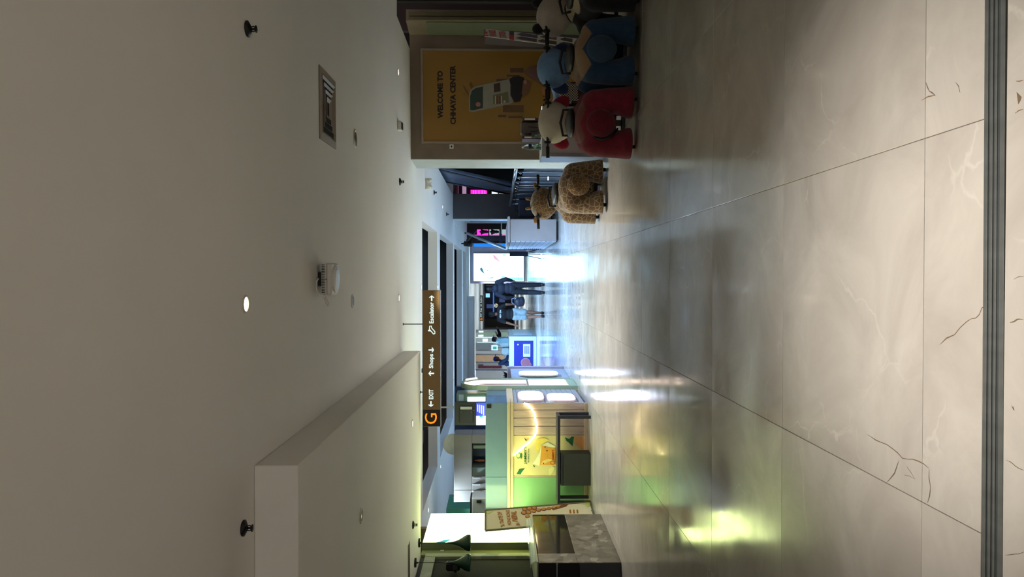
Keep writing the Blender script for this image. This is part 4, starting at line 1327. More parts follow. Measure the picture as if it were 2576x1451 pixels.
# white glowing cord sweeping over the planks
M_neon = emit('neon_warm', (255, 236, 176), 7.0)
path = [(1318, 1013), (1326, 1016), (1336, 1025), (1343, 1038), (1347, 1055), (1350, 1072), (1348, 1088), (1342, 1099), (1331, 1111), (1318, 1122), (1305, 1133), (1292, 1143)]
b = MB(); b.tube([kf.px(x, y, 0.03) for x, y in path], 0.014, 8); b.build('neon_cord', M_neon, kiosk, True)
b = MB(); b.prism([kf.px(x, y, 0.002) for x, y in [(1292, 1014)] + path + [(1292, 1142)]], kf.n * 0.004)
# poster print
def kslab(name, pts, c, w=0.0, t=0.002):
    m = c if not isinstance(c, tuple) else mat('print_%d_%d_%d' % c, c, 0.45, var=0.08, scale=12)
    return slab(name, kf, pts, m, kiosk, t, w - 0.004)
GRN = mat('print_green', (26, 108, 66), 0.45)
def ktext(s, p0, p1, capx, m=GRN, bold=0.03):
    a, e, c = kf.px(*p0, 0.010), kf.px(*p1, 0.010), kf.px(capx, p0[1], 0.010)
    text(s, 'lettering', m, kiosk, a, (1, 0, 0), (0, 0, 1), e.x - a.x, c.z - a.z, bold, 0.002)
ktext("JAMMY'S", (1326, 1167), (1326, 1122), 1318)
ktext('BUBBLE TEA', (1331, 1162), (1331, 1127), 1328.5)
ktext("JAMMY'S", (1395, 1158), (1395, 1131), 1388, mat('print_red', (200, 70, 30), 0.45), 0.02)
kslab('printed_badge', oval(1304, 1145, 6, 8), (92, 150, 96), 0.006)
kslab('printed_badge', oval(1304, 1145, 4, 5.5), (238, 226, 150), 0.008)
kslab('printed_badge', oval(1311, 1146, 2, 8), GRN, 0.008)
kslab('printed_leaf', [(1299, 1192), (1306, 1180), (1320, 1178), (1312, 1188), (1310, 1193)], GRN, 0.006)
kslab('printed_leaf', [(1341, 1170), (1343, 1170), (1346, 1175), (1343, 1174)], GRN, 0.006)
kslab('printed_leaf', [(1322, 1104), (1318, 1101), (1324, 1106), (1325, 1112)], GRN, 0.006)
kslab('printed_fruit', [(1324, 1108), (1329, 1101), (1331, 1104), (1327, 1110)], (232, 150, 60), 0.006)
kslab('printed_mango', [(1346, 1128), (1346, 1110), (1354, 1103), (1370, 1101), (1380, 1106), (1372, 1112), (1362, 1118), (1356, 1130), (1352, 1137)], (244, 220, 110), 0.006)
kslab('printed_splash', [(1340, 1166), (1350, 1150), (1358, 1137), (1362, 1119), (1378, 1112), (1396, 1122), (1396, 1126), (1372, 1124), (1362, 1140), (1357, 1172)], (246, 240, 208), 0.005)
kslab('printed_drink', [(1358, 1169), (1362, 1120), (1396, 1128), (1396, 1169)], (236, 166, 70), 0.008)
kslab('printed_slice', [(1360, 1168), (1366, 1158), (1380, 1153), (1392, 1156), (1396, 1162), (1382, 1160), (1370, 1166)], (246, 208, 130), 0.010)
for x, y in ((1371, 1124), (1376, 1133), (1367, 1165)):
    kslab('printed_pearl', oval(x, y, 1.7, 1.7, 10), (110, 50, 20), 0.012)
kslab('printed_badge', oval(1390, 1163, 6, 5), (206, 80, 36), 0.010)
kslab('printed_badge', oval(1390, 1163, 4.4, 3.6), (240, 170, 80), 0.012)
kslab('printed_tomato', [(1444, 1097), (1472, 1097), (1472, 1138), (1452, 1120), (1445, 1112)], (240, 170, 110), 0.006)
kslab('printed_leaf', [(1421, 1099), (1432, 1104), (1438, 1097), (1444, 1098), (1442, 1112), (1440, 1122), (1430, 1112), (1424, 1108)], GRN, 0.008)
kslab('printed_flower', [(1382, 1196), (1380, 1180), (1390, 1172), (1396, 1176), (1390, 1188)], (244, 236, 176), 0.006)

# side of the kiosk with oval signs
kside = Plane((KX, KY, 0), (0, 1, 0), (0, 0, 1))
M_clad = mat('grey_cladding', (150, 152, 166), 0.5, var=0.1, scale=4, stretch=(1, 1, 8))
for k in range(14):
    z0 = 0.05 + k * 0.088
    MB().bbox((KX - 0.03, KY + 0.03, z0), (KX, 12.98, z0 + 0.082), 0.004).build('cladding_board', M_clad, kiosk)
MB().bbox((KX - 0.1, KY + 0.3, zt(1292)), (KX + 0.02, 12.98, zt(1276)), 0.004).build('counter_board', M_plankh, kiosk)
M_ov = emit('oval_sign_white', (222, 232, 255), 9.0)
M_rim = emit('oval_sign_rim', (255, 160, 220), 1.6)
def ovsign(px0, px1, py0, py1, label):
    c = kside.px((px0 + px1) / 2, (py0 + py1) / 2)
    a, e = kside.px((px0 + px1) / 2, py1), kside.px((px0 + px1) / 2, py0)
    hy = abs(e.y - a.y) / 2; hz = (kside.px(px0, (py0 + py1) / 2).z - kside.px(px1, (py0 + py1) / 2).z) / 2
    t = thing('oval_sign', label, 'illuminated sign', (KX, c.y, c.z))
    for n_, s, w0, w1, m in (('case', 1.0, 0.002, 0.03, M_white), ('rim', 1.0, 0.03, 0.036, M_rim), ('face', 0.93, 0.036, 0.042, M_ov)):
        sq = lambda v: math.copysign(abs(v) ** 0.55, v)
        pts = [Vector((KX + w0, c.y + hy * s * sq(math.cos(i * math.pi / 16)), c.z + hz * s * sq(math.sin(i * math.pi / 16)))) for i in range(32)]
        b = MB(); b.prism(pts, (w1 - w0, 0, 0)); b.build(n_, m, t)
ovsign(1303, 1367, 988, 1011, 'overexposed white oval sign on the kiosk side, the upper one')
ovsign(1376, 1446, 994, 1012, 'overexposed white oval sign on the kiosk side, the lower one')

# arch of the kiosk entrance: U-shaped panel with glowing inner edge
M_sage = mat('sage_arch', (150, 170, 150), 0.5, var=0.04)
M_led = emit('arch_led', (255, 226, 204), 2.2)
arch = thing('kiosk_arch', 'sage green entrance arch with a glowing inner edge on the kiosk side', 'arch', (KX, 13.5, 0))
def uarch(x0, x1, yc, r, h, t, m, name):
    """upside-down U in the YZ plane: radius r about yc, springing at h, band thickness t"""
    out, inn = [], []
    for i in range(17):
        a = math.pi * i / 16
        out.append((yc - r * math.cos(a), h + r * 1.0 * math.sin(a)))
        inn.append((yc - (r - t) * math.cos(a), h + (r - t) * math.sin(a)))
    o2 = [(out[0][0], 0.0)] + out + [(out[-1][0], 0.0)]
    i2 = [(inn[0][0], 0.0)] + inn + [(inn[-1][0], 0.0)]
    b = MB()
    n = len(o2)
    for x in (x0, x1):
        b.v += [Vector((x, y, z)) for y, z in o2] + [Vector((x, y, z)) for y, z in i2]
    q = 2 * n
    for i in range(n - 1):
        b.f += [(i, i + 1, n + i + 1, n + i), (q + i, q + n + i, q + n + i + 1, q + i + 1), (i, q + i, q + i + 1, i + 1), (n + i, n + i + 1, q + n + i + 1, q + n + i)]
    for e in (0, n - 1):
        f = (e, n + e, q + n + e, q + e)
        b.f.append(f if e == 0 else f[::-1])
    return b.build(name, m, arch)
yc, rr, hh = 13.5, 0.50, 1.60
AX0, AX1 = KX - 0.02, KX + 0.06
uarch(AX0, AX1, yc, rr, hh, 0.09, M_sage, 'arch_panel')
uarch(AX0 + 0.005, AX1 - 0.012, yc, rr - 0.092, hh, 0.02, mat('arch_trim', (150, 150, 168), 0.3, 0.4), 'trim_band')
uarch(AX0 + 0.01, AX1 - 0.02, yc, rr - 0.114, hh, 0.13, M_led, 'led_band')
MB().bbox((AX0 + 0.002, yc - rr + 0.24, 0.02), (AX0 + 0.012, yc + rr - 0.24, hh + 0.2), 0.003).build('back_board', mat('arch_back', (96, 92, 112), 0.5), arch)
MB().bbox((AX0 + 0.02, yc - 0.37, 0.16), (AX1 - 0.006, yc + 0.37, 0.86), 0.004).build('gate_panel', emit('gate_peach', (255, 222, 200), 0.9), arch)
MB().bbox((AX0 + 0.01, yc - 0.40, 0.86), (AX1 - 0.004, yc + 0.40, 0.89), 0.004).build('gate_rail', M_alu, arch)
MB().bbox((AX0, yc - rr + 0.09, 0.0), (AX1 - 0.004, yc + rr - 0.09, 0.15), 0.004).build('plinth', M_sage, arch)
for s in (-1, 1):
    b = MB(); b.tube([(AX1 + 0.008, yc + s * (rr - 0.05) * math.cos(a), hh + (rr - 0.05) * math.sin(a)) for a in [0.5 + 0.09 * k for k in range(8)]], 0.022, 8); b.build('led_tube', M_led, arch)
# tall oval sign beyond the arch and the dark end of the kiosk
t = thing('oval_sign', 'tall white glowing capsule sign beyond the kiosk arch', 'illuminated sign', (KX, 14.8, 0.6))
c = P(1354, 951, 14.8)
pts = []
for i in range(28):
    a = 2 * math.pi * i / 28
    cy, sy = math.cos(a), math.sin(a)
    pts.append(Vector((KX + 0.02, 14.8 + 0.30 * (abs(cy) ** 0.6) * (1 if cy > 0 else -1), c.z + 0.39 * (abs(sy) ** 0.5) * (1 if sy > 0 else -1))))
b = MB(); b.prism(pts, (0.03, 0, 0)); b.build('case', M_white, t)
b = MB(); b.prism([p + Vector((0.03, 0, 0)) for p in [c_ * 1 for c_ in pts]], (0.008, 0, 0)); b.build('face', M_ov, t)
MB().bbox((KX - 0.03, 14.45, 0.0), (KX, 15.95, 1.15), 0.004).build('end_panel', M_clad, kiosk)
MB().bbox((KX - 0.6, 15.9, 0.0), (KX + 0.05, 16.0, 1.22), 0.01).build('end_wall', mat('mauve_panel', (168, 150, 160), 0.5), kiosk)
e0 = Z(1418, 937, 0)
t = thing('floor_box', 'small dark box on the floor at the far corner of the kiosk', 'box', (e0.x, e0.y, 0))
MB().bbox((e0.x - 0.13, e0.y, 0), (e0.x + 0.04, e0.y + 0.4, 0.15), 0.01).build('body', mat('navy_box', (54, 54, 86), 0.5), t)
MB().bbox((e0.x - 0.134, e0.y - 0.004, 0.15), (e0.x + 0.044, e0.y + 0.404, 0.165), 0.004).build('lid', mat('navy_lid', (44, 44, 72), 0.5), t)

# ---- black bench in front of the kiosk
byy = KY - 0.42
def bq(px, py, d=byy): return P(px, py, d)
bz = bq(1402, 1150).z
bx0, bx1 = bq(1400, 1268).x, bq(1400, 1046).x
bench = thing('bench', 'low black metal bench before the kiosk planks and poster', 'bench', ((bx0 + bx1) / 2, byy + 0.15, 0))
M_bench = mat('bench_black', (34, 36, 50), 0.4)
MB().bbox((bx0, byy, bz - 0.045), (bx1 + 0.0, byy + 0.045, bz), 0.003).build('rail', M_bench, bench)
MB().bbox((bx0, byy + 0.27, bz - 0.045), (bx1 + 0.0, byy + 0.315, bz), 0.003).build('rail', M_bench, bench)
MB().bbox((bx1 - 0.045, byy + 0.045, bz - 0.045), (bx1, byy + 0.27, bz), 0.003).build('end_rail', M_bench, bench)
MB().bbox((bx0, byy + 0.04, bz - 0.03), (bx1 - 0.05, byy + 0.275, bz - 0.003), 0.003).build('seat', mat('bench_seat', (46, 48, 46), 0.4), bench)
MB().bbox((bx1 - 0.045, byy, 0), (bx1, byy + 0.045, bz - 0.047), 0.003).build('leg', M_bench, bench)
MB().bbox((bx1 - 0.045, byy + 0.27, 0), (bx1, byy + 0.315, bz - 0.047), 0.003).build('leg', M_bench, bench)
MB().bbox((bx0, byy, 0), (bx0 + 0.045, byy + 0.045, bz - 0.047), 0.003).build('leg', M_bench, bench)
MB().bbox((bx0, byy + 0.27, 0), (bx0 + 0.045, byy + 0.315, bz - 0.047), 0.003).build('leg', M_bench, bench)
qx0, qx1 = bq(1440, 1222).x, bq(1440, 1142).x
t = thing('bench_box', 'dark green-grey storage box standing under the black bench', 'box', ((qx0 + qx1) / 2, byy + 0.15, 0))
M_bbox = mat('box_charcoal', (50, 54, 50), 0.5, var=0.06)
MB().bbox((qx0, byy + 0.01, 0.0), (qx1, byy + 0.26, bz - 0.055), 0.006).build('body', M_bbox, t)
MB().bbox((qx0 + 0.02, byy + 0.004, bz - 0.09), (qx1 - 0.02, byy + 0.012, bz - 0.07), 0.002).build('lid_seam', M_bench, t)

# ---- equipment behind the kiosk counter
BY = 13.6
def eq(px, py, d=BY): return P(px, py, d)
def ebox(px0, py0, px1, py1, d, dep, m, name, parent=None, bev=0.006):
    a, c = P(px0, py1, d), P(px1, py0, d)
    return MB().bbox((a.x, d, c.z), (c.x, d + dep, a.z), bev).build(name, m, parent)
M_gcab = mat('grey_oak', (132, 128, 124), 0.5, var=0.1, scale=4, stretch=(1, 1, 0.2))
cabn = thing('wall_cabinet', 'tall grey oak cabinet with a dark niche behind the kiosk counter', 'cabinet', (eq(1300, 1170).x, BY, 0))
za, zb_, zc = eq(1142, 1100).z, eq(1187, 1100).z, 0.0
xL, xR = eq(1200, 1262).x, eq(1200, 1094).x
xn0, xn1 = eq(1200, 1198).x, eq(1200, 1115).x
xm = eq(1200, 1232).x
MB().bbox((xm + 0.003, BY, zb_), (xR, BY + 0.5, za), 0.004).build('upper_panel', M_gcab, cabn)
MB().bbox((xL, BY, zb_), (xm - 0.003, BY + 0.5, za), 0.004).build('upper_panel', M_gcab, cabn)
MB().bbox((xn1, BY, 0), (xR, BY + 0.5, zb_ - 0.003), 0.004).build('side_panel', M_gcab, cabn)
for a, c in ((xL, xm), (xm + 0.004, eq(1200, 1215).x), (eq(1200, 1215).x + 0.004, xn0)):
    dr = MB().bbox((a, BY, 0), (c, BY + 0.5, zb_ - 0.003), 0.004).build('door', M_gcab, cabn)
    MB().bbox((c - 0.03, BY - 0.02, zb_ - 0.16), (c - 0.015, BY, zb_ - 0.02), 0.003).build('handle', M_lit, dr)
MB().bbox((xn0, BY + 0.42, 0), (xn1, BY + 0.5, zb_), 0.003).build('niche_back', M_glassdk, cabn)
MB().bbox((xn0, BY + 0.02, zb_ - 0.45), (xn0 + 0.16, BY + 0.41, zb_ - 0.001), 0.003).build('niche_drawer', mat('grey_green_drawer', (110, 124, 120), 0.5), cabn)
MB().bbox((xn1 - 0.12, BY + 0.1, zb_ - 0.45), (xn1 - 0.06, BY + 0.41, zb_ - 0.02), 0.003).build('niche_shelf', M_sage, cabn)
p_ = eq(1205, 1158, BY + 0.3)
tag(MB().lathe([(0.02, 0), (0.025, 0.1), (0.014, 0.14), (0.012, 0.18)], (p_.x, BY + 0.3, p_.z - 0.1), 12).build('orange_bottle', mat('bottle_orange', (190, 110, 60), 0.3)), 'small orange bottle in the niche of the grey cabinet', 'bottle')
# white round fan on top
fc = P(1146, 1117, BY + 0.2)
fan = thing('round_fan', 'round white ventilator standing on the grey oak cabinet', 'fan', (fc.x, BY + 0.2, za))
b = MB(); b.tube([(fc.x + 0.19 * math.cos(a), BY + 0.2, za + 0.02 + 0.19 * math.sin(a) * 0.98) for a in [math.pi * i / 24 for i in range(25)]], 0.012, 8); b.build('guard_ring', M_white, fan, True)
for k in range(5):
    rr_ = 0.04 + 0.03 * k
    b = MB(); b.tube([(fc.x + rr_ * math.cos(a), BY + 0.19, za + 0.02 + rr_ * math.sin(a)) for a in [math.pi * i / 18 for i in range(19)]], 0.005, 6); b.build('guard_ring', M_white, fan, True)
b = MB(); b.prism([(fc.x + 0.185 * math.cos(a), BY + 0.21, za + 0.01 + 0.185 * math.sin(a)) for a in [math.pi * i / 20 for i in range(21)]], (0, 0.06, 0)); b.build('back_plate', mat('fan_pale', (232, 238, 246), 0.4), fan)
MB().bbox((fc.x - 0.06, BY + 0.12, za), (fc.x + 0.06, BY + 0.28, za + 0.02), 0.004).build('foot', M_white, fan)
# grey machine on the counter at the left
mq0, mq1 = P(1220, 1290, KY + 0.55), P(1187, 1250, KY + 0.55)
t = thing('sealing_machine', 'pale grey cup sealing machine at the left end of the kiosk', 'machine', (mq0.x, KY + 0.6, zt(1276)))
MB().bbox((mq0.x - 0.05, KY + 0.5, zt(1276)), (mq1.x, KY + 0.9, mq1.z), 0.02).build('body', mat('machine_grey', (150, 160, 172), 0.4), t)
MB().bbox((mq0.x - 0.05, KY + 0.52, mq1.z), (mq1.x - 0.02, KY + 0.9, mq1.z + 0.03), 0.01).build('lid', M_black, t)
MB().bbox((mq1.x - 0.08, KY + 0.47, mq1.z - 0.16), (mq1.x - 0.03, KY + 0.5, mq1.z - 0.08), 0.004).build('lever', M_black, t)
# black menu screen seen from behind, with a glowing cooler beside it
MD = KY + 1.3
tv = thing('menu_screen', 'black rear side of a hanging menu screen over the kiosk', 'screen', P(1197, 1040, MD))
a, c = P(1197.5, 1069.5, MD), P(1144, 1011, MD)
MB().bbox((a.x, MD, a.z), (c.x, MD + 0.06, c.z), 0.006).build('case', mat('screen_black', (30, 34, 42), 0.4), tv)
a2, c2 = P(1190, 1062, MD), P(1155, 1028, MD)
MB().bbox((a2.x, MD - 0.02, a2.z), (c2.x, MD, c2.z), 0.005).build('back_cover', mat('screen_black2', (24, 28, 36), 0.5), tv)
a3, c3 = P(1188, 1029, MD), P(1158, 1022, MD)
MB().bbox((a3.x, MD - 0.03, a3.z), (c3.x, MD, c3.z), 0.003).build('bracket', M_alu, tv)
for px_, py_ in ((1160, 1036), (1186, 1036), (1192, 1031)):
    MB().ball(P(px_, py_, MD - 0.02), 0.008).build('screw', M_alu, tv)
MB().cyl((a3.x + 0.03, MD + 0.03, c.z), (a3.x + 0.03, MD + 0.03, CEIL), 0.015, n=10).build('ceiling_pole', M_alu, tv)
co = thing('glass_cooler', 'sage green glass cooler with a lit white panel beside the menu screen', 'cooler', P(1200, 1000, MD + 0.2))
a, c = P(1224, 1011, MD + 0.2), P(1148, 990, MD + 0.2)
MB().bbox((a.x, MD + 0.2, a.z), (c.x, MD + 0.6, c.z), 0.01).build('body', mat('cooler_sage', (110, 140, 126), 0.4), co)
a, c = P(1221, 1009, MD + 0.2), P(1176, 998, MD + 0.2)
MB().bbox((a.x, MD + 0.185, a.z), (c.x, MD + 0.2, c.z), 0.003).build('lit_panel', emit('cooler_light', (236, 255, 250), 2.2), co)
a, c = P(1166, 1008, MD + 0.2), P(1154, 992, MD + 0.2)
MB().bbox((a.x, MD + 0.18, a.z), (c.x, MD + 0.2, c.z), 0.003).build('fan_grille', mat('cooler_pale', (176, 204, 214), 0.4), co)
a, c = P(1222, 1009, MD - 0.4), P(1252, 1001, MD - 0.4)
# lit white menu below the screen
mn = thing('menu_board', 'glowing white and blue menu board under the black screen', 'menu', P(1222, 1050, MD + 0.1))
a, c = P(1222, 1069, MD + 0.1), P(1198, 1046, MD + 0.1)
MB().bbox((a.x, MD + 0.1, a.z), (c.x, MD + 0.13, c.z), 0.003).build('lit_panel', emit('menu_white', (240, 252, 255), 2.4), mn)
a, c = P(1222, 1046, MD + 0.1), P(1198, 1014, MD + 0.1)
MB().bbox((a.x, MD + 0.1, a.z), (c.x, MD + 0.13, c.z), 0.003).build('blue_panel', emit('menu_blue', (70, 86, 220), 0.7), mn)
for k in range(4):
    a, c = P(1218 - k * 5, 1044 - k * 3, MD + 0.1), P(1215 - k * 5, 1020 - k, MD + 0.1)
    MB().bbox((a.x, MD + 0.095, a.z), (c.x, MD + 0.1, c.z), 0.001).build('printed_bar', emit('menu_line', (200, 206, 250), 0.9), mn)
MB().bbox((P(1210, 1052, MD).x, MD + 0.095, P(1214, 1050, MD).z), (P(1210, 1048, MD).x, MD + 0.1, P(1206, 1050, MD).z), 0.001).build('printed_bar', emit('menu_teal', (60, 190, 180), 0.8), mn)
# ================================================================== ESCALATOR AND RAILING, RIGHT
esc = thing('escalator', 'dark clad escalator rising on the right beyond the pale wall end', 'escalator', (2.6, 19.5, 0))
M_escp = mat('escalator_panel', (110, 126, 156), 0.3, 0.5, var=0.1, scale=2)
M_escd = mat('escalator_dark', (24, 24, 32), 0.4)
EXX = 2.45
def ez(y, o): return 1.03 + (19.3 - y) * 0.619 + o       # underside line
ys_ = [21.9, 19.9, 18.2, 16.9, 15.2]
for k in range(4):
    y0, y1 = ys_[k], ys_[k + 1]
    pts = []
    for y in (y0, y1): pts.append((EXX, y, ez(y, 0.06)))
    for y in (y1, y0): pts.append((EXX, y, ez(y, 1.46)))
    pts = [(x, y, max(z, 0.02)) for x, y, z in pts]
    pts[0] = (EXX, y0 - 0.008, pts[0][2]); pts[3] = (EXX, y0 - 0.008, pts[3][2])
    b = MB(); b.prism(pts, (0.05, 0, 0)); b.build('cladding_panel', M_escp, esc)
for o, r in ((0.0, 0.05), (1.56, 0.045)):
    b = MB(); b.tube([(EXX + 0.02, 22.3, max(ez(22.3, o), 0.9 if o > 1 else 0.02)), (EXX + 0.02, 21.4, max(ez(21.4, o), 0.3)), (EXX + 0.02, 14.6, ez(14.6, o))], r, 8)
    b.build('handrail' if o > 1 else 'underside_rail', M_escd, esc)
MB().prism([(EXX + 0.06, 21.9, 0.02), (EXX + 0.06, 21.9, 0.4), (EXX + 0.06, 14.9, ez(14.9, 0.4)), (EXX + 0.06, 14.9, ez(14.9, 0.02))], (1.1, 0, 0)).build('step_band', M_escd, esc)
# hoardings seen under and past it
def fbox(px0, py0, px1, py1, d, dep, m, name, parent=None):
    return ebox(px0, py0, px1, py1, d, dep, m, name, parent, 0.004)
wr8 = bpy.data.objects['wall_right_8']
fbox(1205, 400, 1250, 470, 23.95, 0.04, mat('hoarding_rust', (86, 52, 40), 0.6, var=0.15), 'hoarding_panel', wr8)
fbox(1251, 400, 1267, 470, 23.95, 0.04, mat('hoarding_plum', (66, 44, 66), 0.6), 'hoarding_panel', wr8)
fbox(1268, 400, 1296, 470, 23.95, 0.04, mat('hoarding_olive', (74, 72, 36), 0.6), 'hoarding_panel', wr8)
fbox(1184, 477.5, 1225, 489, 23.9, 0.06, emit('pink_sign', (255, 40, 190), 1.3), 'pink_sign_panel', wr8)
fbox(1226, 478.5, 1236, 489, 23.9, 0.06, mat('sign_brown2', (120, 90, 70), 0.5), 'sign_panel', wr8)
fbox(1237, 478.5, 1252, 489, 23.9, 0.06, emit('white_sign', (225, 240, 245), 1.0), 'sign_panel', wr8)
fbox(1255, 482, 1284, 489, 23.9, 0.06, emit('green_white_sign', (170, 190, 170), 0.5), 'sign_panel', wr8)
for x in (1190, 1196, 1204, 1212, 1219):
    fbox(x, 479, x + 1.5, 488, 23.88, 0.02, emit('pink_stroke', (255, 130, 220), 1.2), 'printed_stroke', wr8)
for x0, x1 in ((1138, 1147), (1163, 1173)):
    fbox(x0, 460, x1, 489, 23.9, 0.06, emit('lilac_panel', (196, 160, 196), 0.6), 'lilac_panel', wr8)

# railing with handrail and upright tubes
rl = thing('railing', 'stainless railing with a sloping handrail and upright tubes before the escalator', 'railing', (2.05, 17.5, 0))
hr = [P(1298.5, 424, 13.6), P(1292, 462, 16.6), P(1289, 480, 18.4), P(1283, 517, 20.6)]
b = MB(); b.tube(hr, 0.035, 10); b.build('handrail', M_steel, rl, True)
M_tube = mat('dull_steel', (110, 112, 118), 0.45, 0.8, var=0.08, scale=20)
for i in range(3):
    for k in range(3):
        t_ = (k + 0.5) / 3
        p = hr[i].lerp(hr[i + 1], t_)
        b = MB(); b.cyl((p.x, p.y, 0.0), (p.x, p.y, p.z), 0.022, n=10); b.build('post', M_tube, rl, True)
        b = MB(); b.tube([(p.x, p.y, p.z - 0.12), (p.x - 0.05, p.y - 0.06, p.z - 0.1), (p.x, p.y, p.z - 0.03)], 0.012, 6); b.build('bracket', M_steel, rl, True)
M_railp = mat('railing_panel', (86, 90, 100), 0.3, 0.5, var=0.1, scale=3)
for i in range(3):
    a, c = hr[i], hr[i + 1]
    b = MB(); b.prism([(a.x + 0.05, a.y + 0.06, 0.08), (c.x + 0.05, c.y - 0.06, 0.08), (c.x + 0.05, c.y - 0.06, c.z - 0.16), (a.x + 0.05, a.y + 0.06, a.z - 0.16)], (0.012, 0, 0))
    b.build('infill_panel', M_railp, rl)
fl_ = P(1376, 454, 14.5)
MB().bbox((fl_.x - 0.02, 14.3, fl_.z - 0.02), (fl_.x + 0.05, 14.32, fl_.z + 0.0), 0.002).build('lit_tab', emit('tab_light', (255, 255, 255), 2.0), rl)

# black chair behind the white counter
chx, chd = 1.72, 18.3
ch = thing('office_chair', 'dark high-backed office chair between the giraffe ride and the white counter', 'chair', (chx, chd, 0))
M_navy = mat('navy_fabric', (22, 26, 44), 0.7)
zt0 = P(1303, 525, chd).z
MB().bbox((chx - 0.24, chd, 0.52), (chx + 0.24, chd + 0.10, zt0), 0.045).build('backrest', M_navy, ch)
MB().bbox((chx - 0.25, chd + 0.08, 0.44), (chx + 0.25, chd + 0.55, 0.53), 0.03).build('seat', M_navy, ch)
b = MB(); b.tube([(chx - 0.09, chd + 0.04, zt0 - 0.01), (chx - 0.06, chd + 0.03, zt0 + 0.07), (chx + 0.06, chd + 0.03, zt0 + 0.07), (chx + 0.09, chd + 0.04, zt0 - 0.01)], 0.014, 8); b.build('back_handle', M_blackp, ch)
MB().cyl((chx, chd + 0.3, 0.08), (chx, chd + 0.3, 0.45), 0.03, n=12).build('column', M_steel, ch)
for k in range(5):
    a = 2 * math.pi * k / 5 + 0.3
    e = Vector((chx + 0.27 * math.cos(a), chd + 0.3 + 0.27 * math.sin(a), 0.055))
    lg = MB().cyl((chx, chd + 0.3, 0.09), e, 0.022, 0.016, 8).build('leg', M_blackp, ch)
    MB().ball((e.x, e.y, 0.028), 0.028, nu=12, nv=8).build('caster', M_blackp, lg)

# white display counter
wc = Z(1405, 608, 0); WY = wc.y
wl = thing('white_counter', 'white block counter with an overhanging top on the right of the corridor', 'counter', (wc.x + 0.4, WY + 2, 0))
M_wc = mat('counter_lilac_white', (150, 140, 136), 0.4, var=0.03)
wz = P(1283, 580, WY).z
x1 = P(1340, 551, WY).x
WYB = Z(1373, 632, 0).y
MB().bbox((wc.x + 0.02, WY, 0.05), (x1 - 0.012, WYB, wz), 0.006).build('body', M_wc, wl)
MB().bbox((x1 - 0.010, WY - 0.004, 0.05), (x1, WYB, wz), 0.003).build('edge_panel', M_wc, wl)
MB().bbox((wc.x - 0.01, WY - 0.02, wz), (x1 + 0.06, WYB + 0.03, wz + 0.055), 0.006).build('top', M_wc, wl)
MB().bbox((wc.x + 0.05, WY + 0.02, 0), (x1 - 0.05, WYB - 0.05, 0.05), 0.004).build('plinth', M_black, wl)
for k in range(9):
    z0 = 0.06 + k * (wz - 0.07) / 9
    MB().bbox((wc.x, WY + 0.03, z0), (wc.x + 0.02, WYB - 0.02, z0 + (wz - 0.07) / 9 - 0.012), 0.003).build('slat', mat('counter_slat', (150, 164, 186), 0.35, var=0.05), wl)
cp = Plane((wc.x - 0.002, WY, 0), (0, 1, 0), (0, 0, 1))
a = Vector((wc.x - 0.001, WYB - 0.3, wz * 0.45))
# round notices on the side, seen edge-on
b = MB()
for k in range(9):
    zz = 0.16 + k * 0.06
    MB().bbox((wc.x - 0.006, WYB - 0.5, zz), (wc.x, WYB - 0.1, zz + 0.03), 0.001).build('side_label', M_navy, wl)

# folding display stand at the counter's far end
fs = Z(1333, 645, 0)
fd = min(fs.y, 33.0)
st2 = thing('easel_stand', 'slim black easel with a dark plate before the far backlit advert', 'stand', (P(1300, 641, 24.0).x, 24.0, 0))
fx0 = P(1300, 640, 24.0).x
MB().bbox((fx0 - 0.06, 24.0, 0.45), (fx0 + 0.10, 24.03, 1.05), 0.006).build('plate', M_navy, st2)
for sx in (-1, 1):
    b = MB(); b.tube([(fx0 + 0.02 + sx * 0.06, 24.02, 0.47), (fx0 + 0.02 + sx * 0.16, 23.9, 0.02)], 0.012, 6); b.build('leg', M_black, st2)
b = MB(); b.tube([(fx0 + 0.02, 24.04, 0.9), (fx0 + 0.02, 24.35, 0.02)], 0.012, 6); b.build('leg', M_black, st2)

# dark sports shop beyond the column: frame, mannequins, pink and blue panels
sd_ = 29.0
M_pink = emit('shop_pink', (255, 60, 200), 1.2)
M_blue = emit('shop_blue', (30, 130, 240), 0.9)
M_lightp = emit('shop_pale', (170, 200, 190), 0.7)
shop = thing('shop_display', 'dark shop display with pink and blue glowing panels past the column', 'shop display', (1.9, sd_, 0))
fbox(1160, 560, 1350, 612, sd_ + 1.0, 0.05, M_black, 'back_panel', shop)
fbox(1200, 577, 1228, 590, sd_ + 0.8, 0.04, M_pink, 'pink_panel', shop)
fbox(1231, 577, 1256, 590, sd_ + 0.8, 0.04, M_lightp, 'pale_panel', shop)
fbox(1263, 577, 1276, 590, sd_ + 0.8, 0.04, M_lightp, 'pale_panel', shop)
fbox(1190, 590.5, 1276, 592, sd_ + 0.7, 0.04, M_pink, 'pink_edge', shop)
fbox(1200, 593, 1276, 606, sd_ + 0.7, 0.04, mat('shop_grey', (72, 72, 90), 0.5), 'grey_panel', shop)
fbox(1192, 607, 1258, 620, sd_ + 2.5, 0.04, M_blue, 'blue_panel', shop)
fbox(1262, 607, 1276, 620, sd_ + 2.5, 0.04, M_blue, 'blue_panel', shop)
M_frame = mat('shop_frame', (66, 74, 100), 0.4, 0.3)
for x0, x1_ in ((1256, 1262), (1228, 1231)):
    fbox(x0, 576, x1_, 612, sd_ + 0.4, 0.05, M_frame, 'shelf', shop)
fbox(1150, 558, 1290, 561, sd_ - 0.5, 0.06, M_lit, 'post', shop)
fbox(1260, 560, 1263, 588, sd_ - 0.4, 0.06, M_lit, 'rail', shop)
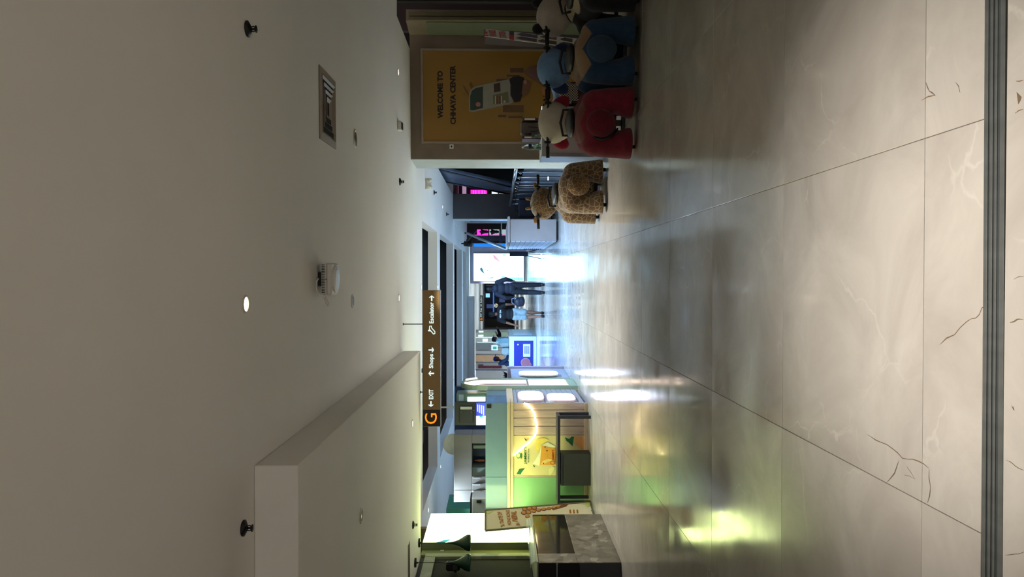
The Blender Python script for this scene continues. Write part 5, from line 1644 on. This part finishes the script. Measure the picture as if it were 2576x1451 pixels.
for k, (px_, py_, lab) in enumerate(((1217, 583, 'black jacket mannequin torso against the pink glow, the upper one'), (1243, 583, 'black jacket mannequin torso against the pale glow, the lower one'))):
    c = P(px_, py_, sd_ + 0.2)
    t = thing('mannequin_torso', lab, 'mannequin', (c.x, c.y, c.z - 0.15), 'black mannequin torsos')
    blob('torso', [('e', (c.x, c.y, c.z + 0.03), (0.085, 0.06, 0.11)), ('e', (c.x, c.y, c.z - 0.09), (0.07, 0.05, 0.09)), ('c', (c.x - 0.09, c.y, c.z + 0.09), (c.x + 0.09, c.y, c.z + 0.09), 0.035), ('c', (c.x, c.y, c.z + 0.1), (c.x, c.y, c.z + 0.17), 0.03, 0.025)], M_black, t, 0.02, 3)
    b = MB(); b.tube([(c.x - 0.04, c.y - 0.06, c.z + 0.08), (c.x, c.y - 0.065, c.z + 0.0), (c.x + 0.04, c.y - 0.06, c.z + 0.08)], 0.006, 5); b.build('collar', M_dkgrey, t)
    b = MB(); b.cyl((c.x, c.y, c.z - 0.19), (c.x, c.y, c.z - 0.14), 0.05, n=10); b.build('base', M_black, t)
# slanting rails (second escalator seen from the side)
e2 = thing('slanting_rail', 'bright slanting stair rail with a dark brace in front of the shop display', 'rail', P(1274, 626, 26.0))
b = MB(); b.tube([P(1174, 586, 28.0), P(1206, 600, 27.4), P(1274, 626, 26.0)], 0.05, 8); b.build('handrail', M_lit, e2, True)
b = MB(); b.tube([P(1197, 580, 28.3), P(1174, 606, 28.3)], 0.045, 8); b.build('brace', M_black, e2)
b = MB(); b.tube([P(1274, 626, 26.0), Vector((P(1274, 626, 26.0).x, 26.0, 0.02))], 0.04, 8); b.build('newel', M_frame, e2)
b = MB(); b.tube([P(1174, 586, 28.0), Vector((P(1174, 586, 28.0).x, 28.0, CEIL))], 0.03, 8); b.build('hanger', M_black, e2)
# black spotlight under the ceiling there
c = P(1176, 614, 25.5)
t = thing('track_spotlight', 'black track spotlight under the ceiling before the far wall', 'spotlight', (c.x, 25.5, CEIL))
MB().cyl((c.x + 0.02, 25.5, c.z + 0.1), (c.x, 25.4, c.z - 0.14), 0.09, 0.10, 16).build('body', M_black, t, True)
MB().cyl((c.x + 0.02, 25.5, c.z + 0.05), (c.x + 0.02, 25.5, CEIL), 0.02, n=8).build('stem', M_black, t)

# ---- far backlit advert
M_lbx = emit('advert_white', (165, 222, 255), 5.5)
ad = thing('backlit_advert', 'bright cyan white backlit advert on the lilac far wall', 'light box', (0.6, 37, 0.1))
a, c = P(1317, 706.5, 36.97), P(1192, 637.5, 36.97)
MB().bbox((a.x - 0.04, 36.92, a.z - 0.04), (c.x + 0.04, 36.999, c.z + 0.04), 0.006).build('frame', M_alu, ad)
MB().bbox((a.x, 36.90, a.z), (c.x, 36.92, c.z), 0.002).build('face', M_lbx, ad)
MB().bbox((-0.3, 36.90, 0.0), (2.6, 36.998, 0.06), 0.004).build('skirting', M_alu, wall_lb)
ap_ = Plane((0, 36.898, 0), (1, 0, 0), (0, 0, 1))
M_cy = emit('print_cyan', (120, 240, 250), 1.3)
M_cy2 = emit('print_pale_cyan', (190, 250, 252), 1.6)
M_tl = emit('print_dark_teal', (60, 120, 130), 0.5)
def aslab(n_, pts, m, w=0.0): return slab(n_, ap_, pts, m, ad, 0.003, w)
aslab('printed_sky', [(1257, 706), (1270, 680), (1316, 680), (1316, 706)], M_cy2)
aslab('printed_sky', [(1257, 706), (1264, 692), (1275, 698), (1316, 698), (1316, 706)], M_cy, 0.004)
aslab('printed_phone', [(1239, 640), (1246, 643), (1260, 659), (1251, 656), (1243, 651)], emit('print_pink', (214, 160, 180), 0.7), 0.004)
aslab('printed_cloud', [(1207, 676), (1211, 672), (1213, 674), (1218, 686), (1222, 692), (1216, 687), (1210, 682)], M_tl, 0.004)
aslab('printed_cloud', [(1225, 680), (1228, 679), (1228, 682), (1225, 682)], M_tl, 0.004)
aslab('printed_cloud', [(1231, 699), (1238, 697), (1243, 695), (1240, 699), (1234, 701), (1228, 700), (1222, 697)], M_tl, 0.004)
aslab('printed_cloud', [(1240, 682), (1243, 684), (1241, 684.5)], M_tl, 0.004)
aslab('printed_bubble', [(1263, 640), (1272, 639), (1272, 643), (1266, 643)], M_cy, 0.004)
for k, (x, y0_, y1_) in enumerate(((1197, 641, 651), (1304, 688, 703))):
    a_ = ap_.px(x + 2, y1_, 0.004); e_ = ap_.px(x + 2, y0_, 0.004)
    text('enjoy now' if k == 0 else 'more care', 'lettering', M_tl, ad, a_, (1, 0, 0), (0, 0, 1), e_.x - a_.x, 0.06, 0.0)

# ================================================================== BLUE KIOSK AND STAFF
bk = Z(1350, 846, 0); BKY = bk.y
bkz = P(1281, 846, BKY).z
xl, xr = P(1300, 955, BKY).x, P(1300, 846, BKY).x
bkt = thing('dessert_kiosk', 'white kiosk with a navy printed front and glass showcases on top', 'kiosk', ((xl + xr) / 2, BKY + 1, 0))
M_kw = mat('kiosk_white', (196, 206, 224), 0.4, var=0.03)
M_knavy = mat('kiosk_navy', (46, 52, 140), 0.35, var=0.04)
kd = 3.6
MB().bbox((xl, BKY, 0), (xr, BKY + 1.05, bkz), 0.01).build('body', M_kw, bkt)
MB().bbox((xr - 0.2, BKY + 1.052, 0), (xr, BKY + kd, bkz), 0.01).build('side_wing', M_kw, bkt)
bp2 = Plane((0, BKY - 0.004, 0), (1, 0, 0), (0, 0, 1))
MB().bbox((xl + 0.05, BKY - 0.012, bp2.px(1341, 900).z), (bp2.px(1300, 857).x, BKY - 0.001, bp2.px(1293, 900).z), 0.002).build('front_panel', M_knavy, bkt)
bp2 = Plane((0, BKY - 0.0125, 0), (1, 0, 0), (0, 0, 1))
def nslab(n_, pts, m, w=0.0): return slab(n_, bp2, pts, m, bkt, 0.003, w)
M_knote = mat('kiosk_note', (206, 212, 232), 0.4)
M_kring = mat('kiosk_ring', (150, 96, 110), 0.4, var=0.15, scale=20)
M_kringe = mat('kiosk_ring_edge', (186, 130, 160), 0.4)
nslab('printed_note', rect(1316, 865, 1334, 897), M_knote)
for k in range(5):
    nslab('printed_line', rect(1319 + k * 2.7, 870, 1320.1 + k * 2.7, 890), M_knavy, 0.003)
nslab('printed_dot', oval(1303, 866.5, 2, 2, 10), M_knote)
for (x, y, r) in ((1322, 912, 12), (1332, 917, 5), (1330, 926, 5.5), (1321, 937, 9)):
    nslab('printed_ring', oval(x, y, r, r, 20), M_kringe, 0.001 * r)
    nslab('printed_ring', oval(x, y, r - 1.3, r - 1.3, 20), M_kring, 0.001 * r + 0.004)
MB().bbox((xr, BKY + 0.35, 0.14), (xr + 0.012, BKY + kd - 0.3, bkz - 0.16), 0.003).build('side_panel', mat('kiosk_side', (104, 150, 206), 0.3), bkt)
MB().bbox((xr, BKY + 0.02, 0.0), (xr + 0.006, BKY + kd, bkz), 0.003).build('side_board', mat('kiosk_mauve', (96, 92, 120), 0.4), bkt)
M_cg = mat('showcase_glass', (170, 214, 220), 0.05, alpha=0.38)
for (y0_, y1_, top) in ((850, 872, 1247), (874, 892, 1262)):
    a, c = P(1280, y1_, BKY + 0.3), P(top, y0_, BKY + 0.3)
    s_ = thing('showcase', 'curved clear glass showcase on the dessert kiosk, the %s one' % ('taller' if top < 1250 else 'lower'), 'showcase', ((a.x + c.x) / 2, BKY + 0.6, bkz))
    b = MB(); n = 8
    prof = [(a.x + (c.x - a.x) * 0.02, bkz)] + [(a.x + (c.x - a.x) * (0.5 - 0.48 * math.cos(math.pi * i / n)), bkz + (c.z - bkz) * math.sin(math.pi * (0.15 + 0.7 * i / n)) ** 0.6) for i in range(n + 1)] + [(c.x, bkz)]
    b.prism([(x, BKY + 0.25, z) for x, z in prof], (0, 0.7, 0))
    b.build('glass_hood', M_cg, s_)
    MB().bbox((a.x, BKY + 0.22, bkz + 0.002), (c.x, BKY + 0.98, bkz + 0.03), 0.004).build('base', M_alu, s_)
    MB().bbox((a.x + 0.03, BKY + 0.3, bkz + (c.z - bkz) * 0.45), (c.x - 0.03, BKY + 0.9, bkz + (c.z - bkz) * 0.47), 0.002).build('shelf', M_lit, s_)
t = thing('counter_sign', 'small blue and green counter sign standing on the dessert kiosk', 'sign', P(1281, 876, BKY + 0.2))
a, c = P(1252, 881, BKY + 0.1), P(1236, 868, BKY + 0.1)
MB().bbox((a.x, BKY + 0.1, a.z), (c.x, BKY + 0.12, c.z), 0.003).build('card', emit('card_pale', (190, 220, 240), 0.7), t)
MB().bbox((a.x + 0.04, BKY + 0.095, a.z + 0.04), (c.x - 0.05, BKY + 0.1, c.z - 0.06), 0.002).build('printed_patch', mat('card_green', (70, 150, 120), 0.4), t)
MB().cyl(((a.x + c.x) / 2, BKY + 0.11, bkz), ((a.x + c.x) / 2, BKY + 0.11, a.z), 0.012, n=8).build('stem', M_blackp, t)
MB().bbox((a.x + 0.02, BKY + 0.08, bkz), (c.x - 0.02, BKY + 0.16, bkz + 0.012), 0.003).build('foot', M_blackp, t)

# ---- people
SKIN = mat('skin', (134, 92, 72), 0.6, var=0.06)
HAIR = mat('hair_black', (18, 18, 22), 0.6)
def person(label, loc, heading, J, shirt, trouser, shoe, hair=True, sleeve=0.6, legcut=1.0, vox=0.013, scale=1.0, cap=None, cloth='shirt', apron=None, hood=False):
    """J overrides joints; local +Y is the way the body faces"""
    t = thing('person', label, 'person', (0, 0, 0))
    B = dict(pel=(0, 0, 0.95), waist=(0, 0, 1.08), chest=(0, 0, 1.28), neck=(0, 0.0, 1.46), head=(0, 0.02, 1.615),
             shL=(-0.175, 0, 1.40), elL=(-0.24, -0.02, 1.13), wrL=(-0.25, 0.03, 0.88), shR=(0.175, 0, 1.40), elR=(0.24, -0.02, 1.13), wrR=(0.25, 0.03, 0.88),
             hipL=(-0.09, 0, 0.92), knL=(-0.10, 0.02, 0.50), anL=(-0.10, -0.01, 0.08), hipR=(0.09, 0, 0.92), knR=(0.10, 0.02, 0.50), anR=(0.10, -0.01, 0.08))
    B.update(J)
    V = {k: Vector(v) for k, v in B.items()}
    hd = V['head']
    pr = [('e', hd, (0.073, 0.092, 0.115)), ('e', hd + Vector((0, 0.03, -0.055)), (0.056, 0.066, 0.06)), ('c', V['neck'] - Vector((0, 0, 0.05)), hd - Vector((0, 0.01, 0.06)), 0.055, 0.05),
          ('e', hd + Vector((0, 0.098, -0.01)), (0.014, 0.022, 0.024)), ('e', hd + Vector((-0.074, 0, 0)), (0.012, 0.02, 0.032)), ('e', hd + Vector((0.074, 0, 0)), (0.012, 0.02, 0.032)),
          ('e', V['chest'], (0.15, 0.095, 0.15)), ('e', V['waist'], (0.125, 0.085, 0.13)), ('e', V['pel'], (0.145, 0.095, 0.11)), ('c', V['shL'], V['shR'], 0.06)]
    for s in 'LR':
        sg = -1 if s == 'L' else 1
        pr += [('c', V['sh' + s], V['el' + s], 0.050, 0.040), ('c', V['el' + s], V['wr' + s], 0.040, 0.027)]
        d = (V['wr' + s] - V['el' + s]).normalized()
        pa = V['wr' + s] + d * 0.07
        pr += [('c', V['wr' + s], pa, 0.028, 0.030)]
        side = Vector((0, 1, 0)) if abs(d.y) < 0.8 else Vector((1, 0, 0))
        for q in range(4):
            o = side * (0.030 - 0.020 * q)
            l = (0.075, 0.085, 0.08, 0.062)[q]
            m1 = pa + o + d * l * 0.55
            pr += [('c', pa + o * 0.9, m1, 0.010, 0.0095), ('c', m1, m1 + (d * 0.9 - Vector((sg * 0.35, 0, 0))).normalized() * l * 0.5, 0.0095, 0.008)]
        th = V['wr' + s] + d * 0.02 + side * 0.028
        pr += [('c', th, th + (d * 0.6 + side * 0.8).normalized() * 0.055, 0.012, 0.010)]
        pr += [('c', V['hip' + s], V['kn' + s], 0.080, 0.056), ('c', V['kn' + s], V['an' + s], 0.056, 0.036), ('c', V['an' + s] + Vector((0, -0.02, -0.02)), V['an' + s] + Vector((0, 0.13, -0.04)), 0.038, 0.030)]
    blob('body', pr, SKIN, t, vox, 2)
    # shirt
    g = 0.022
    sp = [('e', V['chest'], (0.15 + g, 0.098 + g, 0.16)), ('e', V['waist'], (0.14 + g, 0.09 + g, 0.15)), ('e', V['pel'] + Vector((0, 0, 0.03)), (0.15 + g, 0.1 + g, 0.10)), ('c', V['shL'] - Vector((0, 0, 0.005)), V['shR'] - Vector((0, 0, 0.005)), 0.075)]
    if hood:
        sp += [('e', V['neck'] + Vector((0, -0.07, -0.02)), (0.12, 0.07, 0.08)), ('c', V['neck'] - Vector((0, 0, 0.03)), V['neck'] + Vector((0, 0, 0.03)), 0.08, 0.07)]
    for s in 'LR':
        e = V['sh' + s].lerp(V['el' + s], min(1, sleeve * 1.4)) if sleeve < 0.75 else V['el' + s]
        sp.append(('c', V['sh' + s], e, 0.072, 0.066))
        if sleeve >= 0.75:
            sp.append(('c', V['el' + s], V['el' + s].lerp(V['wr' + s], 0.9), 0.062, 0.046))
    blob(cloth, sp, shirt, t, vox * 1.2, 2)
    tp = [('e', V['pel'], (0.152 + 0.012, 0.105 + 0.012, 0.115))]
    for s in 'LR':
        if legcut < 1:
            k = V['hip' + s].lerp(V['kn' + s], legcut)
            tp.append(('c', V['hip' + s], k, 0.105, 0.098))
        else:
            tp += [('c', V['hip' + s], V['kn' + s], 0.098, 0.078), ('c', V['kn' + s], V['an' + s] + Vector((0, 0, 0.03)), 0.078, 0.064)]
    blob('trousers' if legcut >= 1 else 'shorts', tp, trouser, t, vox * 1.2, 2)
    for s in 'LR':
        a = V['an' + s]
        blob('shoe', [('c', a + Vector((0, -0.03, -0.02)), a + Vector((0, 0.13, -0.04)), 0.052, 0.042), ('e', a + Vector((0, 0.05, -0.065)), (0.05, 0.13, 0.022))], shoe, t, vox, 2, zmin=0.002)
    if hair:
        blob('hair', [('e', hd + Vector((0, -0.02, 0.025)), (0.086, 0.092, 0.108)), ('e', hd + Vector((0, -0.05, -0.03)), (0.075, 0.055, 0.07))], HAIR, t, vox, 2)
    for sg in (-1, 1):
        b = MB(); b.ball(hd + Vector((sg * 0.03, 0.086, 0.008)), 0.009, nu=8, nv=6); b.build('eye', M_blackp, t, True)
    b = MB(); b.ball(hd + Vector((0, 0.088, -0.06)), (0.024, 0.008, 0.006), nu=10, nv=6); b.build('mouth', mat('lip', (110, 58, 54), 0.5), t, True)
    if cap:
        blob('cap', [('e', hd + Vector((0, 0.0, 0.055)), (0.092, 0.105, 0.075))], cap, t, vox, 2)
        b = MB(); b.ball(hd + Vector((0, 0.115, 0.045)), (0.075, 0.075, 0.014)); b.build('cap_peak', cap, t, True)
    if apron:
        blob('apron', [('e', V['chest'] + Vector((0, 0.05, -0.02)), (0.13, 0.085, 0.16)), ('e', V['waist'] + Vector((0, 0.04, -0.03)), (0.155, 0.095, 0.18))], apron, t, vox * 1.2, 2)
    t.scale = (scale,) * 3
    t.location = loc
    t.rotation_euler.z = -heading
    return t
M_navyc = mat('navy_clothes', (16, 20, 34), 0.8, var=0.12)
M_navyt = mat('navy_trousers', (14, 17, 28), 0.8, var=0.12)
M_tee = mat('black_tee', (10, 12, 17), 0.8)
M_short = mat('grey_shorts', (140, 158, 164), 0.8, var=0.2, scale=20)
M_shoe = mat('dark_shoe', (20, 20, 28), 0.5)
m1 = Z(1370, 725, 0)
man = person('person in a baggy navy hooded jacket walking away with a shoulder bag', (m1.x, m1.y, 0), R(-4),
             dict(knL=(-0.11, 0.04, 0.50), anL=(-0.13, -0.06, 0.085), knR=(0.10, 0.03, 0.50), anR=(0.11, 0.06, 0.08), elL=(-0.29, -0.03, 1.15), wrL=(-0.27, 0.06, 0.93), elR=(0.27, 0.0, 1.14), wrR=(0.23, 0.10, 0.95), head=(-0.02, 0.07, 1.60)),
             M_navyc, M_navyt, M_shoe, sleeve=1.0, scale=1.04, cloth='jacket', hood=True)
m2 = Z(1369, 790, 0)
boy = person('person in a black lettered T-shirt and pale grey shorts walking away', (m2.x, m2.y, 0), R(-8),
             dict(shR=(0.19, 0, 1.40), elR=(0.30, -0.02, 1.17), wrR=(0.31, 0.08, 0.93), elL=(-0.27, -0.03, 1.14), wrL=(-0.34, 0.02, 0.90), knR=(0.07, 0.05, 0.50), anR=(0.05, 0.12, 0.08), knL=(-0.09, 0.04, 0.50), anL=(-0.07, -0.07, 0.085)),
             M_tee, M_short, M_shoe, sleeve=0.5, legcut=0.72, scale=1.0, cloth='t_shirt')
tx = text('NEW ERA', 'shirt_lettering', M_white, None, (0, 0, 0), (1, 0, 0), (0, 0, 1), 0.26, 0.05, 0.03)
tx.parent = boy; tx.location = (0, -0.128, 1.33)
# shoulder bag held by the first walker
bgp = m1 + Vector((-0.42, -0.02, 0))
bag = thing('shoulder_bag', 'bulky dark shoulder bag hanging at the left side of the walker', 'bag', (bgp.x, bgp.y, 0.62))
blob('body', [('e', (bgp.x, bgp.y, 0.78), (0.15, 0.13, 0.15)), ('e', (bgp.x + 0.02, bgp.y, 0.70), (0.16, 0.13, 0.10))], mat('bag_navy', (22, 26, 42), 0.6), bag, 0.02, 3)
b = MB(); b.tube([(bgp.x - 0.1, bgp.y, 0.88), (bgp.x - 0.02, bgp.y, 1.0), (bgp.x + 0.1, bgp.y, 1.0), (bgp.x + 0.14, bgp.y, 0.86)], 0.014, 6); b.build('strap', mat('bag_strap', (120, 130, 160), 0.5), bag, True)
# kiosk staff
v1 = P(1280, 856, BKY + 2.0)
person('person in a dark cap and black sweater raising one arm behind the kiosk', (v1.x, v1.y, 0), R(110),
       dict(elR=(0.26, 0.10, 1.36), wrR=(0.2, 0.36, 1.52), elL=(-0.22, 0.22, 1.42), wrL=(-0.14, 0.46, 1.50), head=(0, 0.05, 1.61)), M_tee, M_navyt, M_shoe, sleeve=1.0, scale=0.97, cap=mat('cap_navy', (44, 52, 110), 0.7), cloth='sweater', apron=mat('apron_teal', (70, 104, 124), 0.7))
v2 = P(1280, 915, BKY + 1.55)
person('person in a bright blue cap and denim shirt bending at the kiosk', (v2.x, v2.y, 0), R(80),
       dict(neck=(0, 0.12, 1.42), head=(0, 0.20, 1.54), chest=(0, 0.06, 1.26), elR=(0.22, 0.18, 1.12), wrR=(0.14, 0.38, 1.08), elL=(-0.22, 0.18, 1.12), wrL=(-0.14, 0.38, 1.08)), mat('denim_shirt', (84, 120, 176), 0.8, var=0.15), M_navyt, M_shoe, sleeve=1.0, scale=0.97, cap=mat('cap_blue', (36, 66, 190), 0.7))

# ================================================================== FAR END OF THE CORRIDOR
wf1 = bpy.data.objects['wall_far_1']
def far(px0, py0, px1, py1, d, m, name, parent, dep=0.05): return fbox(px0, py0, px1, py1, d, dep, m, name, parent)
far(1197, 893, 1268, 910, 45.9, mat('beige_banner', (206, 168, 136), 0.5, var=0.06), 'beige_panel', wf1)
far(1203, 920, 1262, 926, 45.9, mat('crimson_panel', (92, 30, 48), 0.5), 'red_panel', wf1)
far(1203, 917, 1216, 919, 45.9, M_navyt, 'dark_sign', wf1)
far(1192, 911, 1290, 913, 45.9, M_bluegrey, 'pilaster', wf1)
far(1192, 928, 1290, 930, 45.9, M_lit, 'pilaster', wf1)
far(1194, 882, 1290, 890, 45.9, M_wallgrey, 'pilaster', wf1)
far(1205, 835, 1275, 845, 45.9, M_sage, 'shop_panel', wf1)
far(1196, 862, 1240, 880, 45.9, mat('grey_blue_panel', (126, 136, 146), 0.5), 'shop_panel', wf1)
M_sgn = emit('far_sign_white', (214, 240, 236), 0.9)
for k, (x0, y0_, x1_, y1_) in enumerate(((1204, 832, 1216, 836), (1203, 842, 1216, 847), (1214, 852, 1227, 859))):
    far(x0, y0_, x1_, y1_, 45.85, M_sgn, 'shop_sign', wf1)
far(1200, 860, 1290, 861.5, 45.85, M_sgn, 'light_strip', wf1)
far(1195, 848, 1290, 849, 45.85, M_sgn, 'light_strip', wf1)
wf2 = bpy.data.objects['wall_far_2']
far(1208, 802, 1288, 836, 74.9, mat('shutter_brown', (108, 98, 82), 0.5, var=0.1), 'shutter', wf2)
far(1207, 824, 1290, 827, 74.85, M_lit, 'shutter_post', wf2)
far(1222, 716, 1246, 720, 74.9, M_lit, 'display_post', wf2)
for x0, y0_, x1_, y1_, m in ((1236, 726, 1250, 733, emit('far_blue', (60, 120, 210), 0.8)), (1222, 738, 1232, 748, emit('far_cyan', (150, 220, 240), 1.0)), (1240, 735, 1243, 790, emit('far_blue', (60, 120, 210), 0.8)), (1224, 765, 1240, 775, emit('far_dim', (70, 90, 140), 0.5)), (1256, 750, 1270, 760, emit('far_dim', (70, 90, 140), 0.5))):
    far(x0, y0_, x1_, y1_, 74.85, m, 'display_panel', wf2)
far(1184, 716, 1204, 832, 74.7, emit('far_ceiling_glow', (190, 214, 200), 0.55), 'ceiling_glow', wf2)  # glowing panel stands in for the lit far ceiling, not a fitting
far(1212, 745, 1218, 775, 74.6, emit('far_yellow', (240, 200, 70), 0.9), 'yellow_lettering', wf2)
t = thing('football', 'white and black football on display in the far shop', 'ball', P(1252, 768, 74.4))
c = P(1248, 768.5, 74.4)
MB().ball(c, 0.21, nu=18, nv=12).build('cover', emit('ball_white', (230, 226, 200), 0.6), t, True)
for d_ in ((0, -1, 0), (0.6, -0.7, 0.4), (-0.6, -0.7, 0.3), (0.1, -0.6, -0.8)):
    v_ = Vector(d_).normalized()
    MB().ball(c + v_ * 0.175, 0.06, nu=8, nv=6).build('patch', M_black, t)
MB().cyl((c.x, c.y, 0), (c.x, c.y, c.z - 0.2), 0.03, n=8).build('stand', M_black, t)
# a person silhouette by the far shop
p3 = Z(1296, 781, 0)
c = P(1240, 781, 48.0)
# second hanging sign in the distance
FD = 56.0
a, c = P(1214, 799, FD), P(1207, 743, FD)
fsn = thing('hanging_sign', 'small distant dark hanging sign with white marks and an orange G', 'sign', ((a.x + c.x) / 2, FD, a.z))
MB().bbox((a.x, FD, a.z), (c.x, FD + 0.1, c.z), 0.004).build('board', mat('far_sign_board', (44, 50, 40), 0.5), fsn)
a2 = P(1214, 807, FD)
MB().bbox((a2.x, FD, a.z), (a.x - 0.005, FD + 0.1, c.z), 0.004).build('end_board', M_signk, fsn)
text('EXIT  Shops  Lift  Escalator', 'lettering', M_letter, fsn, (a.x + 0.05, FD - 0.005, a.z + 0.06), (1, 0, 0), (0, 0, 1), c.x - a.x - 0.1, 0.1, 0.03)
text('G', 'lettering', M_orange, fsn, (a2.x + 0.04, FD - 0.005, a.z + 0.03), (1, 0, 0), (0, 0, 1), a.x - a2.x - 0.09, 0.15, 0.02)
for x in (a.x + 0.2, c.x - 0.2):
    MB().cyl((x, FD + 0.05, c.z), (x, FD + 0.05, 2.84), 0.01, n=6).build('hanger_rod', M_black, fsn)
# shelves and windows on the far left behind the kiosk
ws = bpy.data.objects['wall_left_7']
for x0, y0_, x1_, y1_, m in ((1120, 1145, 1165, 1200, M_glassdk), (1126, 1190, 1142, 1200, mat('grey_box2', (104, 120, 124), 0.5)), (1126, 1208, 1140, 1228, mat('dim_panel', (44, 56, 70), 0.5)), (1102, 1246, 1142, 1262, emit('pale_blue_light', (150, 200, 235), 0.7))):
    far(x0, y0_, x1_, y1_, 21.4, m, 'window_panel', ws, 0.06)
far(1122, 1252, 1140, 1262, 21.3, emit('cyan_light', (170, 230, 250), 1.0), 'window_panel', ws, 0.04)
wl8 = bpy.data.objects['wall_left_8']
for y in (1148, 1156):
    pass
far(1172, 1070, 1186, 1096, 27.6, M_bluegrey, 'column_panel', wl8, 0.3)
for y in (1066, 1072):
    q_ = P(1200, 1085, 26.8)
for k, (x0, x1_) in enumerate(((1168, 1171), (1178, 1181))):
    far(x0, 1070, x1_, 1094, 27.4, M_lit, 'light_rail', wl8, 0.1)
# steel shelf and dark plant pot by the arch
c0 = P(1256, 944, 19.0)
t = thing('potted_plant', 'dark leafy potted plant beyond the kiosk arch', 'plant', (c0.x, 19.0, 0))
MB().lathe([(0.10, 0.9), (0.14, 1.15), (0.13, 1.15), (0.09, 0.93)], (c0.x, 19.0, 0), 16).build('pot', mat('pot_mauve', (110, 92, 110), 0.6), t)
MB().bbox((c0.x - 0.2, 18.8, 0), (c0.x + 0.2, 19.2, 0.9), 0.01).build('plinth', M_wallgrey, t)
M_leaf = mat('dark_leaf', (58, 50, 66), 0.6, var=0.3)
random.seed(5)
for k in range(14):
    a = random.uniform(0, 6.28); tl = random.uniform(0.2, 0.9); L_ = random.uniform(0.12, 0.24)
    d_ = Vector((math.cos(a) * tl, math.sin(a) * tl, 1)).normalized()
    s_ = d_.cross(Vector((0, 0, 1))).normalized() * 0.035
    o_ = Vector((c0.x, 19.0, 1.13))
    MB().prism([o_, o_ + d_ * L_ * 0.5 + s_, o_ + d_ * L_, o_ + d_ * L_ * 0.5 - s_], (0, 0.003, 0.003)).build('leaf', M_leaf, t)
c0 = P(1230, 943, 22.0)
t = thing('garment_rail', 'low chrome rail standing beyond the kiosk arch', 'rail', (c0.x, 22.0, 0))
for s in (0, 1):
    b = MB(); b.cyl((c0.x - 0.15 + 0.3 * s, 22.0, 0), (c0.x - 0.15 + 0.3 * s, 22.0, 2.1), 0.02, n=8); b.build('post', M_steel, t)
b = MB(); b.cyl((c0.x - 0.15, 22.0, 2.1), (c0.x + 0.15, 22.0, 2.1), 0.02, n=8); b.build('top_rail', M_steel, t)
